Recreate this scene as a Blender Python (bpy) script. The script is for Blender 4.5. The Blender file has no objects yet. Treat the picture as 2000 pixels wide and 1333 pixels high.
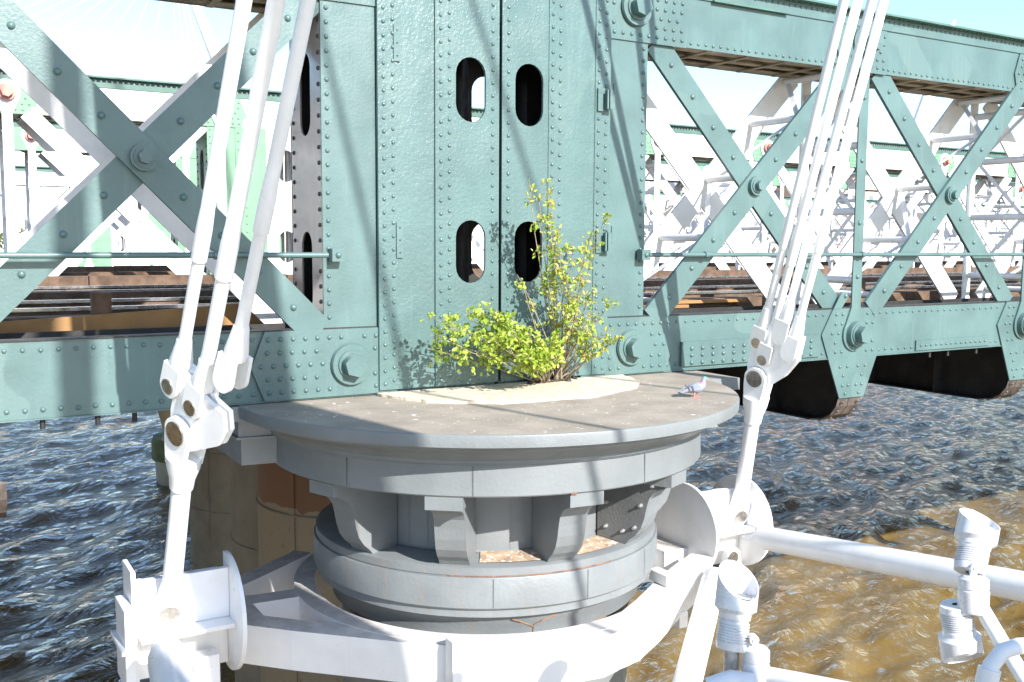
import bpy, math, random
from mathutils import Vector, Matrix, geometry, noise
R_ = math.radians
random.seed(7)
S = bpy.context.scene
COL = S.collection
# ------------------------------------------------------------------ camera
CAMX, CAMY = -6.8445, -9.0
FW = Vector((0.50513, 0.85757, -0.09719)); RT = Vector((0.86149, -0.50774, 0.00593)); UP = Vector((0.04426, 0.08673, 0.99525))
FPX = 1944.46
cd = bpy.data.cameras.new('camera'); cam = bpy.data.objects.new('camera', cd); COL.objects.link(cam)
cd.sensor_fit = 'HORIZONTAL'; cd.sensor_width = 36; cd.lens = 36 * FPX / 2000; cd.clip_start = .05; cd.clip_end = 6000
M = Matrix((RT, UP, -FW)).transposed().to_4x4(); M.translation = (CAMX, CAMY, 0); cam.matrix_world = M
S.camera = cam
# ------------------------------------------------------------------ sky, sun, exposure
SD = Vector((-.11, 1, -.6)).normalized()
w = bpy.data.worlds.new("World"); S.world = w; w.use_nodes = True
nt = w.node_tree; sky = nt.nodes.new('ShaderNodeTexSky'); sky.sky_type = 'NISHITA'; sky.sun_disc = False
sky.sun_elevation = math.asin(-SD.z); sky.sun_rotation = math.atan2(-SD.x, -SD.y)
sky.air_density = 1.0; sky.dust_density = .4; sky.ozone_density = 2.2
bg = nt.nodes['Background']; bg.inputs[1].default_value = .15; nt.links.new(sky.outputs[0], bg.inputs[0])
sl = bpy.data.lights.new('sun', 'SUN'); sl.energy = 5; sl.angle = R_(.53); sl.color = (1, .965, .92)
so = bpy.data.objects.new('sun', sl); COL.objects.link(so); so.rotation_euler = SD.to_track_quat('-Z', 'Y').to_euler(); so.location = (0, -20, 30)
S.view_settings.view_transform = 'Standard'; S.view_settings.look = 'None'; S.view_settings.gamma = 1
S.view_settings.use_curve_mapping = False; S.view_settings.exposure = 1.0
S.render.engine = 'CYCLES'
# ------------------------------------------------------------------ materials
def mat(name, col, rough=.5, metal=0, spec=.5, var=.12, vscale=3, bump=0, bscale=60, streak=0, streakcol=(.1, .08, .05),
        spots=None, coat=0, patch=None, vec='Object'):
    m = bpy.data.materials.new(name); m.use_nodes = True
    n = m.node_tree.nodes; l = m.node_tree.links; b = n['Principled BSDF']
    b.inputs['Roughness'].default_value = rough; b.inputs['Metallic'].default_value = metal
    b.inputs['Specular IOR Level'].default_value = spec; b.inputs['Coat Weight'].default_value = coat
    tc = n.new('ShaderNodeTexCoord'); co = tc.outputs[vec]
    def noi(scale, detail=4, rgh=.55, vecin=None):
        t = n.new('ShaderNodeTexNoise'); t.inputs['Scale'].default_value = scale; t.inputs['Detail'].default_value = detail
        t.inputs['Roughness'].default_value = rgh; l.new(vecin or co, t.inputs['Vector']); return t.outputs['Fac']
    def ramp(src, a, bb, c0=0., c1=1.):
        r = n.new('ShaderNodeMapRange'); r.inputs['From Min'].default_value = a; r.inputs['From Max'].default_value = bb
        r.inputs['To Min'].default_value = c0; r.inputs['To Max'].default_value = c1; r.clamp = True; l.new(src, r.inputs['Value']); return r.outputs[0]
    def mix(fac, c1, c2):
        x = n.new('ShaderNodeMix'); x.data_type = 'RGBA'; l.new(fac, x.inputs[0])
        for i, c in ((6, c1), (7, c2)):
            if isinstance(c, tuple): x.inputs[i].default_value = (*c, 1)
            else: l.new(c, x.inputs[i])
        return x.outputs[2]
    lo = tuple(max(0, c * (1 - var)) for c in col); hi = tuple(min(1, c * (1 + var)) for c in col)
    c = mix(ramp(noi(vscale, 6), .35, .65), lo, hi)
    if patch: c = mix(ramp(noi(patch[1], 2, .4), patch[2], patch[2] + .01), c, patch[0])
    if streak:
        mp = n.new('ShaderNodeMapping'); mp.inputs['Scale'].default_value = (14, 14, .9); l.new(co, mp.inputs[0])
        f = ramp(noi(1, 5, .6, mp.outputs[0]), .56, .80, 0, streak); c = mix(f, c, streakcol)
        f2 = ramp(noi(28, 6, .7), .66, .74, 0, min(1, streak * 1.2)); c = mix(f2, c, streakcol)
    if spots:
        for sc, th, scol in spots: c = mix(ramp(noi(sc, 3, .5), th, th + .02), c, scol)
    l.new(c, b.inputs['Base Color'])
    if rough < .9: l.new(ramp(noi(vscale * 2.3, 4), .3, .7, max(.03, rough - .08), min(1, rough + .1)), b.inputs['Roughness'])
    if bump:
        bp = n.new('ShaderNodeBump'); bp.inputs['Strength'].default_value = bump; bp.inputs['Distance'].default_value = .01
        l.new(noi(bscale, 5, .55), bp.inputs['Height']); l.new(bp.outputs[0], b.inputs['Normal'])
    return m
GREEN = mat('green_paint', (.084, .146, .142), .36, spec=.55, var=.13, vscale=1.6, bump=.25, bscale=35, streak=.25, streakcol=(.2, .27, .26), patch=((.098, .163, .156), .9, .635), spots=((70, .75, (.3, .36, .34)), (16, .785, (.12, .085, .06))))
GREENB = mat('lumpy_green_paint', (.084, .146, .142), .28, spec=.6, var=.10, vscale=1.5, bump=.6, bscale=30, streak=.2, streakcol=(.2, .27, .26), patch=((.096, .16, .153), .8, .62), spots=((50, .735, (.26, .33, .31)),))
GREENF = mat('pale_green_paint', (.16, .30, .19), .5, var=.1, bump=.1)
GREEND = mat('dark_green_flange', (.07, .15, .12), .5, var=.15, bump=.2, streak=.2)
WHITE = mat('white_paint', (.83, .83, .83), .35, var=.04, vscale=4, bump=.08, bscale=40, streak=.1, streakcol=(.45, .38, .28))
WHITEB = mat('white_lattice_paint', (.74, .73, .72), .4, var=.06, vscale=3, bump=.1, streak=.22, streakcol=(.4, .33, .26))
WDIRT = mat('dirty_white_top', (.64, .60, .56), .6, var=.14, vscale=6, bump=.3, streak=.35, streakcol=(.12, .09, .07), spots=((40, .72, (.75, .73, .7)),))
PINK = mat('red_primer_pin', (.62, .25, .2), .5, var=.1)
STEEL = mat('machined_steel', (.42, .39, .35), .32, metal=1, var=.2, vscale=20)
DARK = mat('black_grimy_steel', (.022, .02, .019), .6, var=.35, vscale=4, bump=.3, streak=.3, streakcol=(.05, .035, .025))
DIRTY = mat('dirty_cream_underside', (.30, .24, .15), .6, var=.35, vscale=5, bump=.3, streak=.45, streakcol=(.07, .05, .03))
GLOSSB = mat('glossy_end_plate', (.26, .22, .2), .18, spec=.7, var=.12, vscale=2, bump=.06, streak=.15, streakcol=(.1, .08, .06))
GREY = mat('grey_pier_paint', (.185, .20, .205), .4, var=.08, vscale=2, bump=.3, bscale=30, streak=.4, streakcol=(.22, .20, .17), spots=((7, .77, (.3, .17, .09)),))
GREYR = mat('rusty_grey_pier_paint', (.18, .195, .20), .45, var=.1, vscale=2, bump=.35, bscale=30, streak=.5, streakcol=(.27, .20, .14), spots=((5, .74, (.34, .18, .08)),))
GREYD = mat('dark_grey_plate', (.105, .108, .11), .6, var=.12, vscale=3, bump=.6, bscale=45, streak=.2)
CAPTOP = mat('droppings_stained_cap', (.31, .265, .215), .75, var=.16, vscale=2.5, bump=.3, spots=((13, .69, (.72, .70, .68)), (38, .70, (.78, .76, .74)), (33, .75, (.09, .08, .07)), (9, .745, (.2, .19, .17))))
MORTAR = mat('cream_mortar', (.60, .52, .40), .9, var=.18, vscale=9, bump=1.0, bscale=22, spots=((12, .68, (.8, .74, .62)),))
RUST = mat('rust', (.24, .125, .07), .85, var=.35, vscale=12, bump=.5)
TIMBER = mat('brown_timber', (.13, .08, .05), .8, var=.35, vscale=5, bump=.6, streak=.4, streakcol=(.06, .045, .03))
OCHRE = mat('ochre_board', (.30, .16, .055), .6, var=.15, vscale=3, bump=.15, streak=.15)
RAILM = mat('polished_rail', (.55, .55, .58), .25, metal=1, var=.1)
BROWNP = mat('brown_column_paint', (.30, .155, .075), .6, var=.18, vscale=2, bump=.2, streak=.3)
CREAMC = mat('cream_column_paint', (.20, .175, .14), .7, var=.12, vscale=2, bump=.2, streak=.35, streakcol=(.2, .1, .05))
MOSS = mat('mossy_concrete', (.14, .16, .07), .9, var=.35, vscale=1.5, bump=.4)
CONC = mat('pale_concrete', (.42, .38, .3), .85, var=.15, vscale=1, bump=.3, streak=.3)
TAN = mat('tan_steel', (.4, .32, .2), .6, var=.1)
LAMPG = mat('satin_silver_paint', (.72, .72, .73), .3, metal=.15, var=.03, vscale=9)
GALV = mat('galvanised_tube', (.5, .5, .5), .45, metal=.7, var=.25, vscale=25)
GLASS = mat('lamp_glass', (.25, .26, .27), .08, spec=.8, var=.02)
LINEK = mat('dark_joint', (.02, .02, .02), .9, var=.1)
STEM = mat('grey_brown_stem', (.30, .25, .18), .8, var=.2, vscale=20)
SOIL = mat('dark_soil', (.07, .05, .035), .95, var=.4, vscale=20, bump=.8)
def leafmat(name, cols):
    m = bpy.data.materials.new(name); m.use_nodes = True; n = m.node_tree.nodes; l = m.node_tree.links
    b = n['Principled BSDF']; b.inputs['Roughness'].default_value = .42
    g = n.new('ShaderNodeNewGeometry'); r = n.new('ShaderNodeValToRGB'); l.new(g.outputs['Random Per Island'], r.inputs[0])
    e = r.color_ramp.elements; k = len(cols)
    e[0].color = (*cols[0], 1); e[1].color = (*cols[-1], 1); e[0].position = 0; e[1].position = 1
    for i in range(1, k - 1): x = e.new(i / (k - 1)); x.color = (*cols[i], 1)
    tr = n.new('ShaderNodeBsdfTranslucent'); mx = n.new('ShaderNodeMixShader'); mx.inputs[0].default_value = .35
    l.new(r.outputs[0], b.inputs['Base Color']); l.new(r.outputs[0], tr.inputs[0]); l.new(b.outputs[0], mx.inputs[1]); l.new(tr.outputs[0], mx.inputs[2])
    l.new(mx.outputs[0], n['Material Output'].inputs[0]); return m
LEAF = leafmat('yellow_green_leaf', [(.26, .38, .035), (.36, .47, .05), (.42, .52, .08), (.50, .54, .12), (.33, .44, .05), (.18, .29, .03)])
LEAF2 = leafmat('turning_leaf', [(.20, .34, .04), (.30, .42, .05), (.46, .50, .10), (.40, .48, .08), (.52, .48, .14), (.5, .36, .12)])
FARLEAF = leafmat('far_tree_leaf', [(.09, .14, .05), (.13, .17, .06), (.17, .19, .07)])
# ------------------------------------------------------------------ mesh helpers
ROOTS = {}
class MB:
    def __init__(s): s.v = []; s.f = []; s.m = []; s.sm = []; s.mats = []
    def mi(s, m):
        if m not in s.mats: s.mats.append(m)
        return s.mats.index(m)
    def add(s, vs, fs, m=0, smooth=False):
        k = len(s.v); s.v += [tuple(v) for v in vs]; s.f += [tuple(i + k for i in f) for f in fs]
        s.m += [m] * len(fs); s.sm += [smooth] * len(fs)
    def box(s, x0, x1, y0, y1, z0, z1, m=0):
        s.add([(x0, y0, z0), (x1, y0, z0), (x1, y1, z0), (x0, y1, z0), (x0, y0, z1), (x1, y0, z1), (x1, y1, z1), (x0, y1, z1)],
              [(0, 3, 2, 1), (4, 5, 6, 7), (0, 1, 5, 4), (1, 2, 6, 5), (2, 3, 7, 6), (3, 0, 4, 7)], m)
    def bar(s, p0, p1, wd, th, nrm=(0, -1, 0), m=0):      # flat bar: width in the plane across nrm, thickness th behind p (along -nrm)
        p0 = Vector(p0); p1 = Vector(p1); d = (p1 - p0).normalized(); n_ = Vector(nrm); n_ = (n_ - d * n_.dot(d)).normalized(); a = d.cross(n_)
        vs = []
        for p in (p0, p1):
            for sa, sn in ((-.5, 0), (.5, 0), (.5, -1), (-.5, -1)): vs.append(p + a * wd * sa + n_ * th * sn)
        s.add(vs, [(0, 1, 2, 3), (7, 6, 5, 4), (0, 4, 5, 1), (1, 5, 6, 2), (2, 6, 7, 3), (3, 7, 4, 0)], m)
    def cyl(s, p0, p1, r0, r1=None, n=20, caps=True, m=0):
        if r1 is None: r1 = r0
        p0 = Vector(p0); p1 = Vector(p1); d = (p1 - p0).normalized(); a = d.orthogonal().normalized(); b = d.cross(a)
        vs = [p + (a * math.cos(t) + b * math.sin(t)) * r for p, r in ((p0, r0), (p1, r1)) for t in [2 * math.pi * i / n for i in range(n)]]
        s.add(vs, [(i, (i + 1) % n, n + (i + 1) % n, n + i) for i in range(n)], m, True)
        if caps: s.add(vs[:n], [tuple(range(n))[::-1]], m); s.add(vs[n:], [tuple(range(n))], m)
    def tube(s, pts, rs, n=12, m=0, caps=True):
        pts = [Vector(p) for p in pts]; k = len(pts)
        if not hasattr(rs, '__len__'): rs = [rs] * k
        d = (pts[1] - pts[0]).normalized(); a = d.orthogonal().normalized(); vs = []
        for i, p in enumerate(pts):
            d = (pts[min(i + 1, k - 1)] - pts[max(i - 1, 0)]).normalized(); a = (a - d * a.dot(d)).normalized(); b = d.cross(a)
            vs += [p + (a * math.cos(2 * math.pi * j / n) + b * math.sin(2 * math.pi * j / n)) * rs[i] for j in range(n)]
        fs = [(i * n + j, i * n + (j + 1) % n, (i + 1) * n + (j + 1) % n, (i + 1) * n + j) for i in range(k - 1) for j in range(n)]
        s.add(vs, fs, m, True)
        if caps: s.add(vs[:n], [tuple(range(n))[::-1]], m); s.add(vs[-n:], [tuple(range(n))], m)
    def dome(s, c, nrm, r, h=None, m=0, n=8):
        c = Vector(c); d = Vector(nrm).normalized(); a = d.orthogonal().normalized(); b = d.cross(a); r *= 1.12; h = h or r * .85
        vs = []
        for rr, hh in ((r, 0), (r * .8, h * .62)):
            vs += [c + d * hh + (a * math.cos(2 * math.pi * j / n) + b * math.sin(2 * math.pi * j / n)) * rr for j in range(n)]
        vs.append(c + d * h)
        s.add(vs, [(j, (j + 1) % n, n + (j + 1) % n, n + j) for j in range(n)] + [(n + j, n + (j + 1) % n, 2 * n) for j in range(n)], m, True)
    def plate(s, outer, holes, org, ax, ay, th, m=0):      # polygon with holes in the plane (ax, ay), extruded by th along -(ax x ay)
        org = Vector(org); ax = Vector(ax); ay = Vector(ay); nn = ax.cross(ay)
        loops = [outer] + holes; flat = [p for lp in loops for p in lp]
        tri = geometry.tessellate_polygon([[Vector((p[0], p[1], 0)) for p in lp] for lp in loops])
        F = [org + ax * p[0] + ay * p[1] for p in flat]; B = [p - nn * th for p in F]; k = len(F)
        fs = []
        for t in tri:
            a, b, c = [Vector((*flat[i], 0)) for i in t]
            t = tuple(t) if (b - a).cross(c - a).z > 0 else tuple(t)[::-1]
            fs += [t, tuple(i + k for i in t[::-1])]
        s.add(F + B, fs, m)
        o = 0
        for li, lp in enumerate(loops):
            q = len(lp); area = sum(lp[i][0] * lp[(i + 1) % q][1] - lp[(i + 1) % q][0] * lp[i][1] for i in range(q))
            side = []
            for i in range(q):
                j = (i + 1) % q; f = (o + i, o + j, k + o + j, k + o + i)
                if (area > 0) == (li == 0): f = f[::-1]
                side.append(f)
            s.add(F + B, side, m); o += q
    def rev(s, prof, cx, cy, a0=0, a1=360, n=72, m=0, smooth=True, caps=True):
        full = abs(a1 - a0) >= 360; k = n if full else n + 1; vs = []
        for r, z in prof:
            for i in range(k):
                t = R_(a0 + (a1 - a0) * i / n); vs.append((cx + r * math.cos(t), cy + r * math.sin(t), z))
        for q in range(len(prof) - 1):
            for i in range(n):
                j = (i + 1) % k; s.f.append(tuple(len(s.v) + x for x in (q * k + i, (q + 1) * k + i, (q + 1) * k + j, q * k + j)))
                s.m.append(m); s.sm.append(False if not smooth else True)
        s.v += vs
    def build(s, name, mats, parent=None, bevel=0, autosm=False):
        if not isinstance(mats, (list, tuple)): mats = [mats]
        me = bpy.data.meshes.new(name); off = Vector((0, 0, 0))
        if parent is not None: off = Vector(ROOTS.get(parent.name, (0, 0, 0)))
        me.from_pydata([tuple(Vector(v) - off) for v in s.v], [], s.f)
        me.polygons.foreach_set('material_index', s.m); me.polygons.foreach_set('use_smooth', s.sm)
        for m in mats: me.materials.append(m)
        me.update(); o = bpy.data.objects.new(name, me); COL.objects.link(o)
        if parent is not None: o.parent = parent; ROOTS[o.name] = tuple(off)
        if autosm:
            me.set_sharp_from_angle(angle=R_(35))
        if bevel:
            b = o.modifiers.new('bevel', 'BEVEL'); b.width = bevel; b.segments = 2; b.limit_method = 'ANGLE'; b.angle_limit = R_(50)
        return o
def tag(o, label=None, cat=None, group=None, kind=None):
    for k, v in (('label', label), ('category', cat), ('group', group), ('kind', kind)):
        if v: o[k] = v
    return o
def thing(name, label, cat, loc, group=None):
    o = bpy.data.objects.new(name, None); COL.objects.link(o); o.location = loc; o.empty_display_size = .2
    ROOTS[o.name] = tuple(loc); return tag(o, label, cat, group)
def at(u, v, depth):                                        # a point on the sight line of photo pixel (u, v)
    return Vector((CAMX, CAMY, 0)) + (FW + RT * (u - 1000) / FPX + UP * (666.5 - v) / FPX) * depth
def aty(u, v, y):
    r = FW + RT * (u - 1000) / FPX + UP * (666.5 - v) / FPX; return Vector((CAMX, CAMY, 0)) + r * ((y - CAMY) / r.y)
def oval(cx, cz, wd, h, n=10):                              # stadium-shaped slot outline
    r = wd / 2; c = h / 2 - r; p = [(cx + r * math.cos(R_(a)), cz + c + r * math.sin(R_(a))) for a in [180 * i / n for i in range(n + 1)]]
    return p + [(cx + r * math.cos(R_(a)), cz - c + r * math.sin(R_(a))) for a in [180 + 180 * i / n for i in range(n + 1)]]
def hexbolt(mb, c, nrm, r, h, m=0):
    c = Vector(c); d = Vector(nrm); mb.cyl(c, c + d * h, r, r * .97, n=6, m=m)
XA, ZA = (1, 0, 0), (0, 0, 1)
# ------------------------------------------------------------------ river
def build_water():
    ZW = -11.0; me = bpy.data.meshes.new('river_water')
    xs = [-60 + i * .32 for i in range(0, 430)]; ys = [-12 + i * .26 for i in range(0, 330)]
    x = xs[-1]; st = .5
    while x < 2500: x += st; st *= 1.16; xs.append(x)
    st = .5; x = xs[0]
    while x > -1500: x -= st; st *= 1.2; xs.insert(0, x)
    y = ys[-1]; st = .4
    while y < 3500: y += st; st *= 1.13; ys.append(y)
    y = ys[0]; st = 1.
    while y > -200: y -= st; st *= 1.4; ys.insert(0, y)
    import numpy as np
    X, Y = np.meshgrid(np.array(xs), np.array(ys)); rs = np.random.RandomState(4); Z = np.zeros_like(X)
    fade = 1 / (1 + (np.hypot(X + 6, Y + 9) / 90) ** 2)
    wx = X + .5 * np.sin(Y * .35 + .6) + .35 * np.sin(X * .23 + Y * .51); wy = Y + .5 * np.sin(X * .3) + .3 * np.sin(X * .8 + Y * .2)
    for i in range(46):
        lam = .75 * (1.11 ** i) if i < 22 else .9 * (1.07 ** (i - 22)); lam = min(lam, 7)
        th = R_(126) + rs.normal(0, .5); k = 2 * math.pi / lam; ph = rs.uniform(0, 6.28)
        c = np.sin(k * (wx * math.cos(th) + wy * math.sin(th)) + ph); Z += lam * .0042 * (1 - 2 * np.abs(c) ** 1.1 * .9 if i % 2 else c * 1.3)
    Z = (Z - Z.mean()) * fade * 1.6 + ZW
    nx, ny = len(xs), len(ys); co = np.stack([X, Y, Z], -1).reshape(-1, 3)
    idx = np.arange(nx * ny).reshape(ny, nx); f = np.stack([idx[:-1, :-1], idx[:-1, 1:], idx[1:, 1:], idx[1:, :-1]], -1).reshape(-1, 4)
    me.from_pydata(co.tolist(), [], f.tolist()); me.polygons.foreach_set('use_smooth', [True] * len(f))
    m = bpy.data.materials.new('silty_water'); m.use_nodes = True; n = m.node_tree.nodes; l = m.node_tree.links; n.remove(n['Principled BSDF'])
    tc = n.new('ShaderNodeTexCoord')
    def noi(sc, det, rg, mp=None, dist=0):
        t = n.new('ShaderNodeTexNoise'); t.inputs['Scale'].default_value = sc; t.inputs['Detail'].default_value = det; t.inputs['Roughness'].default_value = rg; t.inputs['Distortion'].default_value = dist
        l.new(mp or tc.outputs['Object'], t.inputs['Vector']); return t.outputs[0]
    def mapp(scale, rot):
        a = n.new('ShaderNodeMapping'); a.inputs['Rotation'].default_value = (0, 0, -R_(rot)); l.new(tc.outputs['Object'], a.inputs[0])
        b_ = n.new('ShaderNodeMapping'); b_.inputs['Scale'].default_value = scale; l.new(a.outputs[0], b_.inputs[0]); return b_.outputs[0]
    cr = n.new('ShaderNodeValToRGB'); l.new(noi(.5, 5, .55, mapp((.5, 1.3, 1), 35), .4), cr.inputs[0])
    cr.color_ramp.elements[0].color = (.165, .107, .035, 1); cr.color_ramp.elements[1].color = (.235, .162, .06, 1)
    cr.color_ramp.elements[0].position = .35; cr.color_ramp.elements[1].position = .65
    h1 = noi(.95, 6, .56, mapp((.75, 1.4, 1), 36), 1.3); h2 = noi(6, 4, .6, mapp((.8, 1.25, 1), 60), 1.2)
    ad = n.new('ShaderNodeMath'); ad.operation = 'MULTIPLY_ADD'; ad.inputs[1].default_value = .10; l.new(h2, ad.inputs[0]); l.new(h1, ad.inputs[2])
    bp = n.new('ShaderNodeBump'); bp.inputs['Strength'].default_value = 1; bp.inputs['Distance'].default_value = .26; l.new(ad.outputs[0], bp.inputs['Height'])
    bl = n.new('ShaderNodeBump'); bl.inputs['Strength'].default_value = .25; bl.inputs['Distance'].default_value = .05; l.new(ad.outputs[0], bl.inputs['Height'])
    df = n.new('ShaderNodeBsdfDiffuse'); gl_ = n.new('ShaderNodeBsdfAnisotropic'); gl_.inputs['Roughness'].default_value = .05; fr_ = n.new('ShaderNodeFresnel'); fr_.inputs['IOR'].default_value = 1.5
    l.new(cr.outputs[0], df.inputs[0]); l.new(bl.outputs[0], df.inputs['Normal']); l.new(bp.outputs[0], gl_.inputs['Normal']); l.new(bp.outputs[0], fr_.inputs['Normal'])
    mx = n.new('ShaderNodeMixShader'); l.new(fr_.outputs[0], mx.inputs[0]); l.new(df.outputs[0], mx.inputs[1]); l.new(gl_.outputs[0], mx.inputs[2]); l.new(mx.outputs[0], n['Material Output'].inputs[0])
    me.materials.append(m); o = bpy.data.objects.new('river_water', me); COL.objects.link(o); tag(o, kind='structure')
build_water()
# ------------------------------------------------------------------ lattice girders of the railway bridge
P = 3.682; ZB, ZT = -1.156, 2.583; CB0, CB1 = -1.4585, -.815; CT0, CT1 = 2.237, 2.95; BD = .90
def girder(name, label, y0, nodes, end, scheme, bays=None, full=True, tower=None):
    """nodes: x of the pin at every panel point; end: +1 when the end post stands at the high-x end, -1 at the low-x end"""
    near = scheme == 'green'
    WEB = GREEN if near else WHITEB; GUS = GREEN if near else GREENF; FL = GREEND; BAR = GREEN if near else WHITEB; INN = WHITEB; PIN = GREEN if near else PINK
    xa, xb = min(nodes), max(nodes)
    root = thing(name, label, 'lattice girder', (round(tower[0] if tower else xa, 3), y0, CB0), 'riveted lattice girders of the railway bridge')
    ex0 = xa - (0 if end < 0 else .25); ex1 = xb + (0 if end > 0 else .25)
    if tower: ex0 = min(ex0, tower[0] + .004) if end < 0 else ex0; ex1 = max(ex1, tower[1] - .004) if end > 0 else ex1
    yb = y0 + BD
    def rivs(mb, x0, x1, z, sp, y=y0, r=.019, m=0, skip=None):
        x = x0
        while x <= x1 + 1e-6:
            if not (skip and skip(x)): mb.dome((x, y, z + random.uniform(-.004, .004)), (0, -1, 0), r, m=m)
            x += sp
    gw = .82 if near else .6
    ingus = lambda x: any(abs(x - q) < .48 for q in nodes)
    # bottom chord: two webs joined by a floor plate
    mb = MB(); mb.box(ex0, ex1, y0, y0 + .02, CB0, CB1); mb.box(ex0, ex1, yb - .02, yb, CB0, CB1, 1)
    mb.box(ex0, ex1, y0 + .021, yb - .021, CB0 + .05, CB0 + .07, 2); mb.box(ex0, ex1, y0 - .016, y0 + .15, CB1 + .001, CB1 + .013, 2)
    mb.box(ex0, ex1, y0 - .014, y0 + .1, CB0 - .013, CB0 - .001, 0)
    if full: rivs(mb, ex0 + .1, ex1 - .1, CB1 - .075, .135, skip=ingus); rivs(mb, ex0 + .1, ex1 - .1, CB0 + .07, .135, skip=ingus, r=.021)
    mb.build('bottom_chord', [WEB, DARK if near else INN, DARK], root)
    # top chord
    mb = MB(); mb.box(ex0, ex1, y0, y0 + .02, CT0, CT1); mb.box(ex0, ex1, yb - .02, yb, CT0, CT1, 1)
    mb.box(ex0, ex1, y0 - .018, y0 - .001, CT1 - .16, CT1 - .001, 0 if near else 2)
    for yy0, yy1 in ((y0 + .021, y0 + .2), (yb - .2, yb - .021)): mb.box(ex0, ex1, yy0, yy1, CT0 + .004, CT0 + .018, 1)
    mb.box(ex0, ex1, y0 + .4, y0 + .52, CT0 + .006, CT0 + .02, 1)
    mb.box(ex0, ex1, y0 + .44, y0 + .46, CT0 + .021, CT0 + .2, 1)
    x = ex0 + .3
    while x < ex1: mb.box(x, x + .07, y0 + .03, yb - .03, CT0 - .012, CT0 + .003, 1); x += .62
    if full:
        if near: rivs(mb, ex0 + .05, ex1, CT0 + .055, .112, skip=ingus)
        rivs(mb, ex0 + .05, ex1, CT1 - .05, .095, y=y0 - .018, r=.019)
        x = ex0 + .05
        while x < ex1 and near: mb.dome((x, y0 + .44, CT0 + .12), (0, -1, 0), .018, m=1); x += .2
    mb.build('top_chord', [WEB, DIRTY, FL], root)
    mb = MB(); mb.box(ex0, ex1, y0 - .13, yb + .13, CT1 + .001, CT1 + .022); mb.box(ex0, ex1, y0 - .1, yb + .1, CT1 + .023, CT1 + .036)
    x = ex0 + .1
    while x < ex1 and full: mb.dome((x, y0 - .07, CT1 + .0005), (0, 0, -1), .018); x += .095
    if near and end < 0: mb.box(xa + 1.1, xa + 2.3, y0 - .06, y0 - .019, CT1 - .17, CT1 - .15)
    mb.build('top_flange', FL, root)
    # gussets with their pins
    for q in nodes:
        for zc, top in ((ZB, False), (ZT, True)):
            mb = MB(); atpost = tower and abs(q - (xb if end > 0 else xa)) < .01
            wl = wr = .5; y = y0 - .022
            if atpost and near:
                wl, wr = (.96, .60) if end > 0 else (.68, .62)
                if top: wl, wr = (.8, .62) if end > 0 else (.68, .8)
            z0, z1 = (CB0 + .003, CB1 + .001) if not top else (CT0 - .012, CT1 - .17)
            if atpost and near and not top: y = y0 - .036
            h = z1 - z0; mid = z0 + h * .48
            if top: out = [(q - wl + .08, z0), (q + wr - .08, z0), (q + wr, mid), (q + wr - .1, z1), (q - wl + .1, z1), (q - wl, mid)]
            else:
                out = [(q - wl, mid), (q - wl + .12, z0), (q + wr - .12, z0), (q + wr, mid), (q + wr - .13, z1), (q - wl + .13, z1)]
                if near and not atpost: out = [(q - .6, mid), (q - .23, -2.0), (q + .23, -2.0), (q + .6, mid), (q + .44, z1), (q - .40, z1)]
                if near and atpost and end < 0: out = [(q - .68, mid), (q - .68, z0), (q + wr - .12, z0), (q + wr, mid), (q + wr - .13, z1), (q - .68, z1)]
            mb.plate(out, [], (0, y, 0), XA, ZA, .018)
            if full:
                nr = 5
                for r_ in range(nr):
                    z = z0 + .075 + (h - .15) * r_ / (nr - 1); x = q - wl + (.16 if r_ in (0, nr - 1) else .09) + (.06 if r_ % 2 else 0)
                    while x < q + wr - .1:
                        if math.hypot(x - q, z - zc) > .27 and abs(x - q) + (.0 if 1 else 0) < 2: mb.dome((x, y, z), (0, -1, 0), .022 if near else .02)
                        x += .118
                if near and not top and not atpost:
                    for r_, z in enumerate((-1.58, -1.70, -1.83, -1.94)):
                        for sx in ((-.2, .2) if r_ % 2 else (-.24, -.1, .1, .24)): mb.dome((q + sx * (1 - .12 * r_), y, z), (0, -1, 0), .022)
            gp = mb.build('gusset_plate', GUS, root)
            show_eye = top or not near or not atpost
            mb = MB(); yy = y - .018; r0 = .15
            if near and not atpost: yy = y - .07
            if near: mb.cyl((q, y - .0185, zc), (q, yy - .028, zc), .205 if atpost else .175, .195 if atpost else .165, n=28); mb.cyl((q, yy - .028, zc), (q, yy - .045, zc), .145, .14, n=24)
            else: mb.cyl((q, y - .08, zc), (q, y - .1, zc), .15, .14, n=20); yy = y - .055
            hexbolt(mb, (q, yy - .045, zc), (0, -1, 0), .118 if near else .1, .1)
            mb.build('pin_bolt', PIN, gp)
    # diagonals, hangers, lacing rungs
    half = P / 2; zm = (ZB + ZT) / 2
    def strut(x0, z0, x1, z1, y, mt, wd, riv, back):
        mb = MB(); mb.bar((x0, y, z0), (x1, y, z1), wd, .045, m=0)
        d = Vector((x1 - x0, 0, z1 - z0)); L = d.length; d.normalize()
        if riv:
            t = .35
            while t < L - .2:
                if abs(t - L / 2) > .25: mb.dome((x0 + d.x * t, y, z0 + d.z * t), (0, -1, 0), .03 if near else .024)
                t += .46
        mb.bar((x0, yb + back, z0), (x1, yb + back, z1), wd, .03, m=1)
        return mb
    tr = .045
    spans = list(zip(nodes[:-1], nodes[1:])) if nodes[0] < nodes[-1] else list(zip(nodes[1:], nodes[:-1]))
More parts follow.
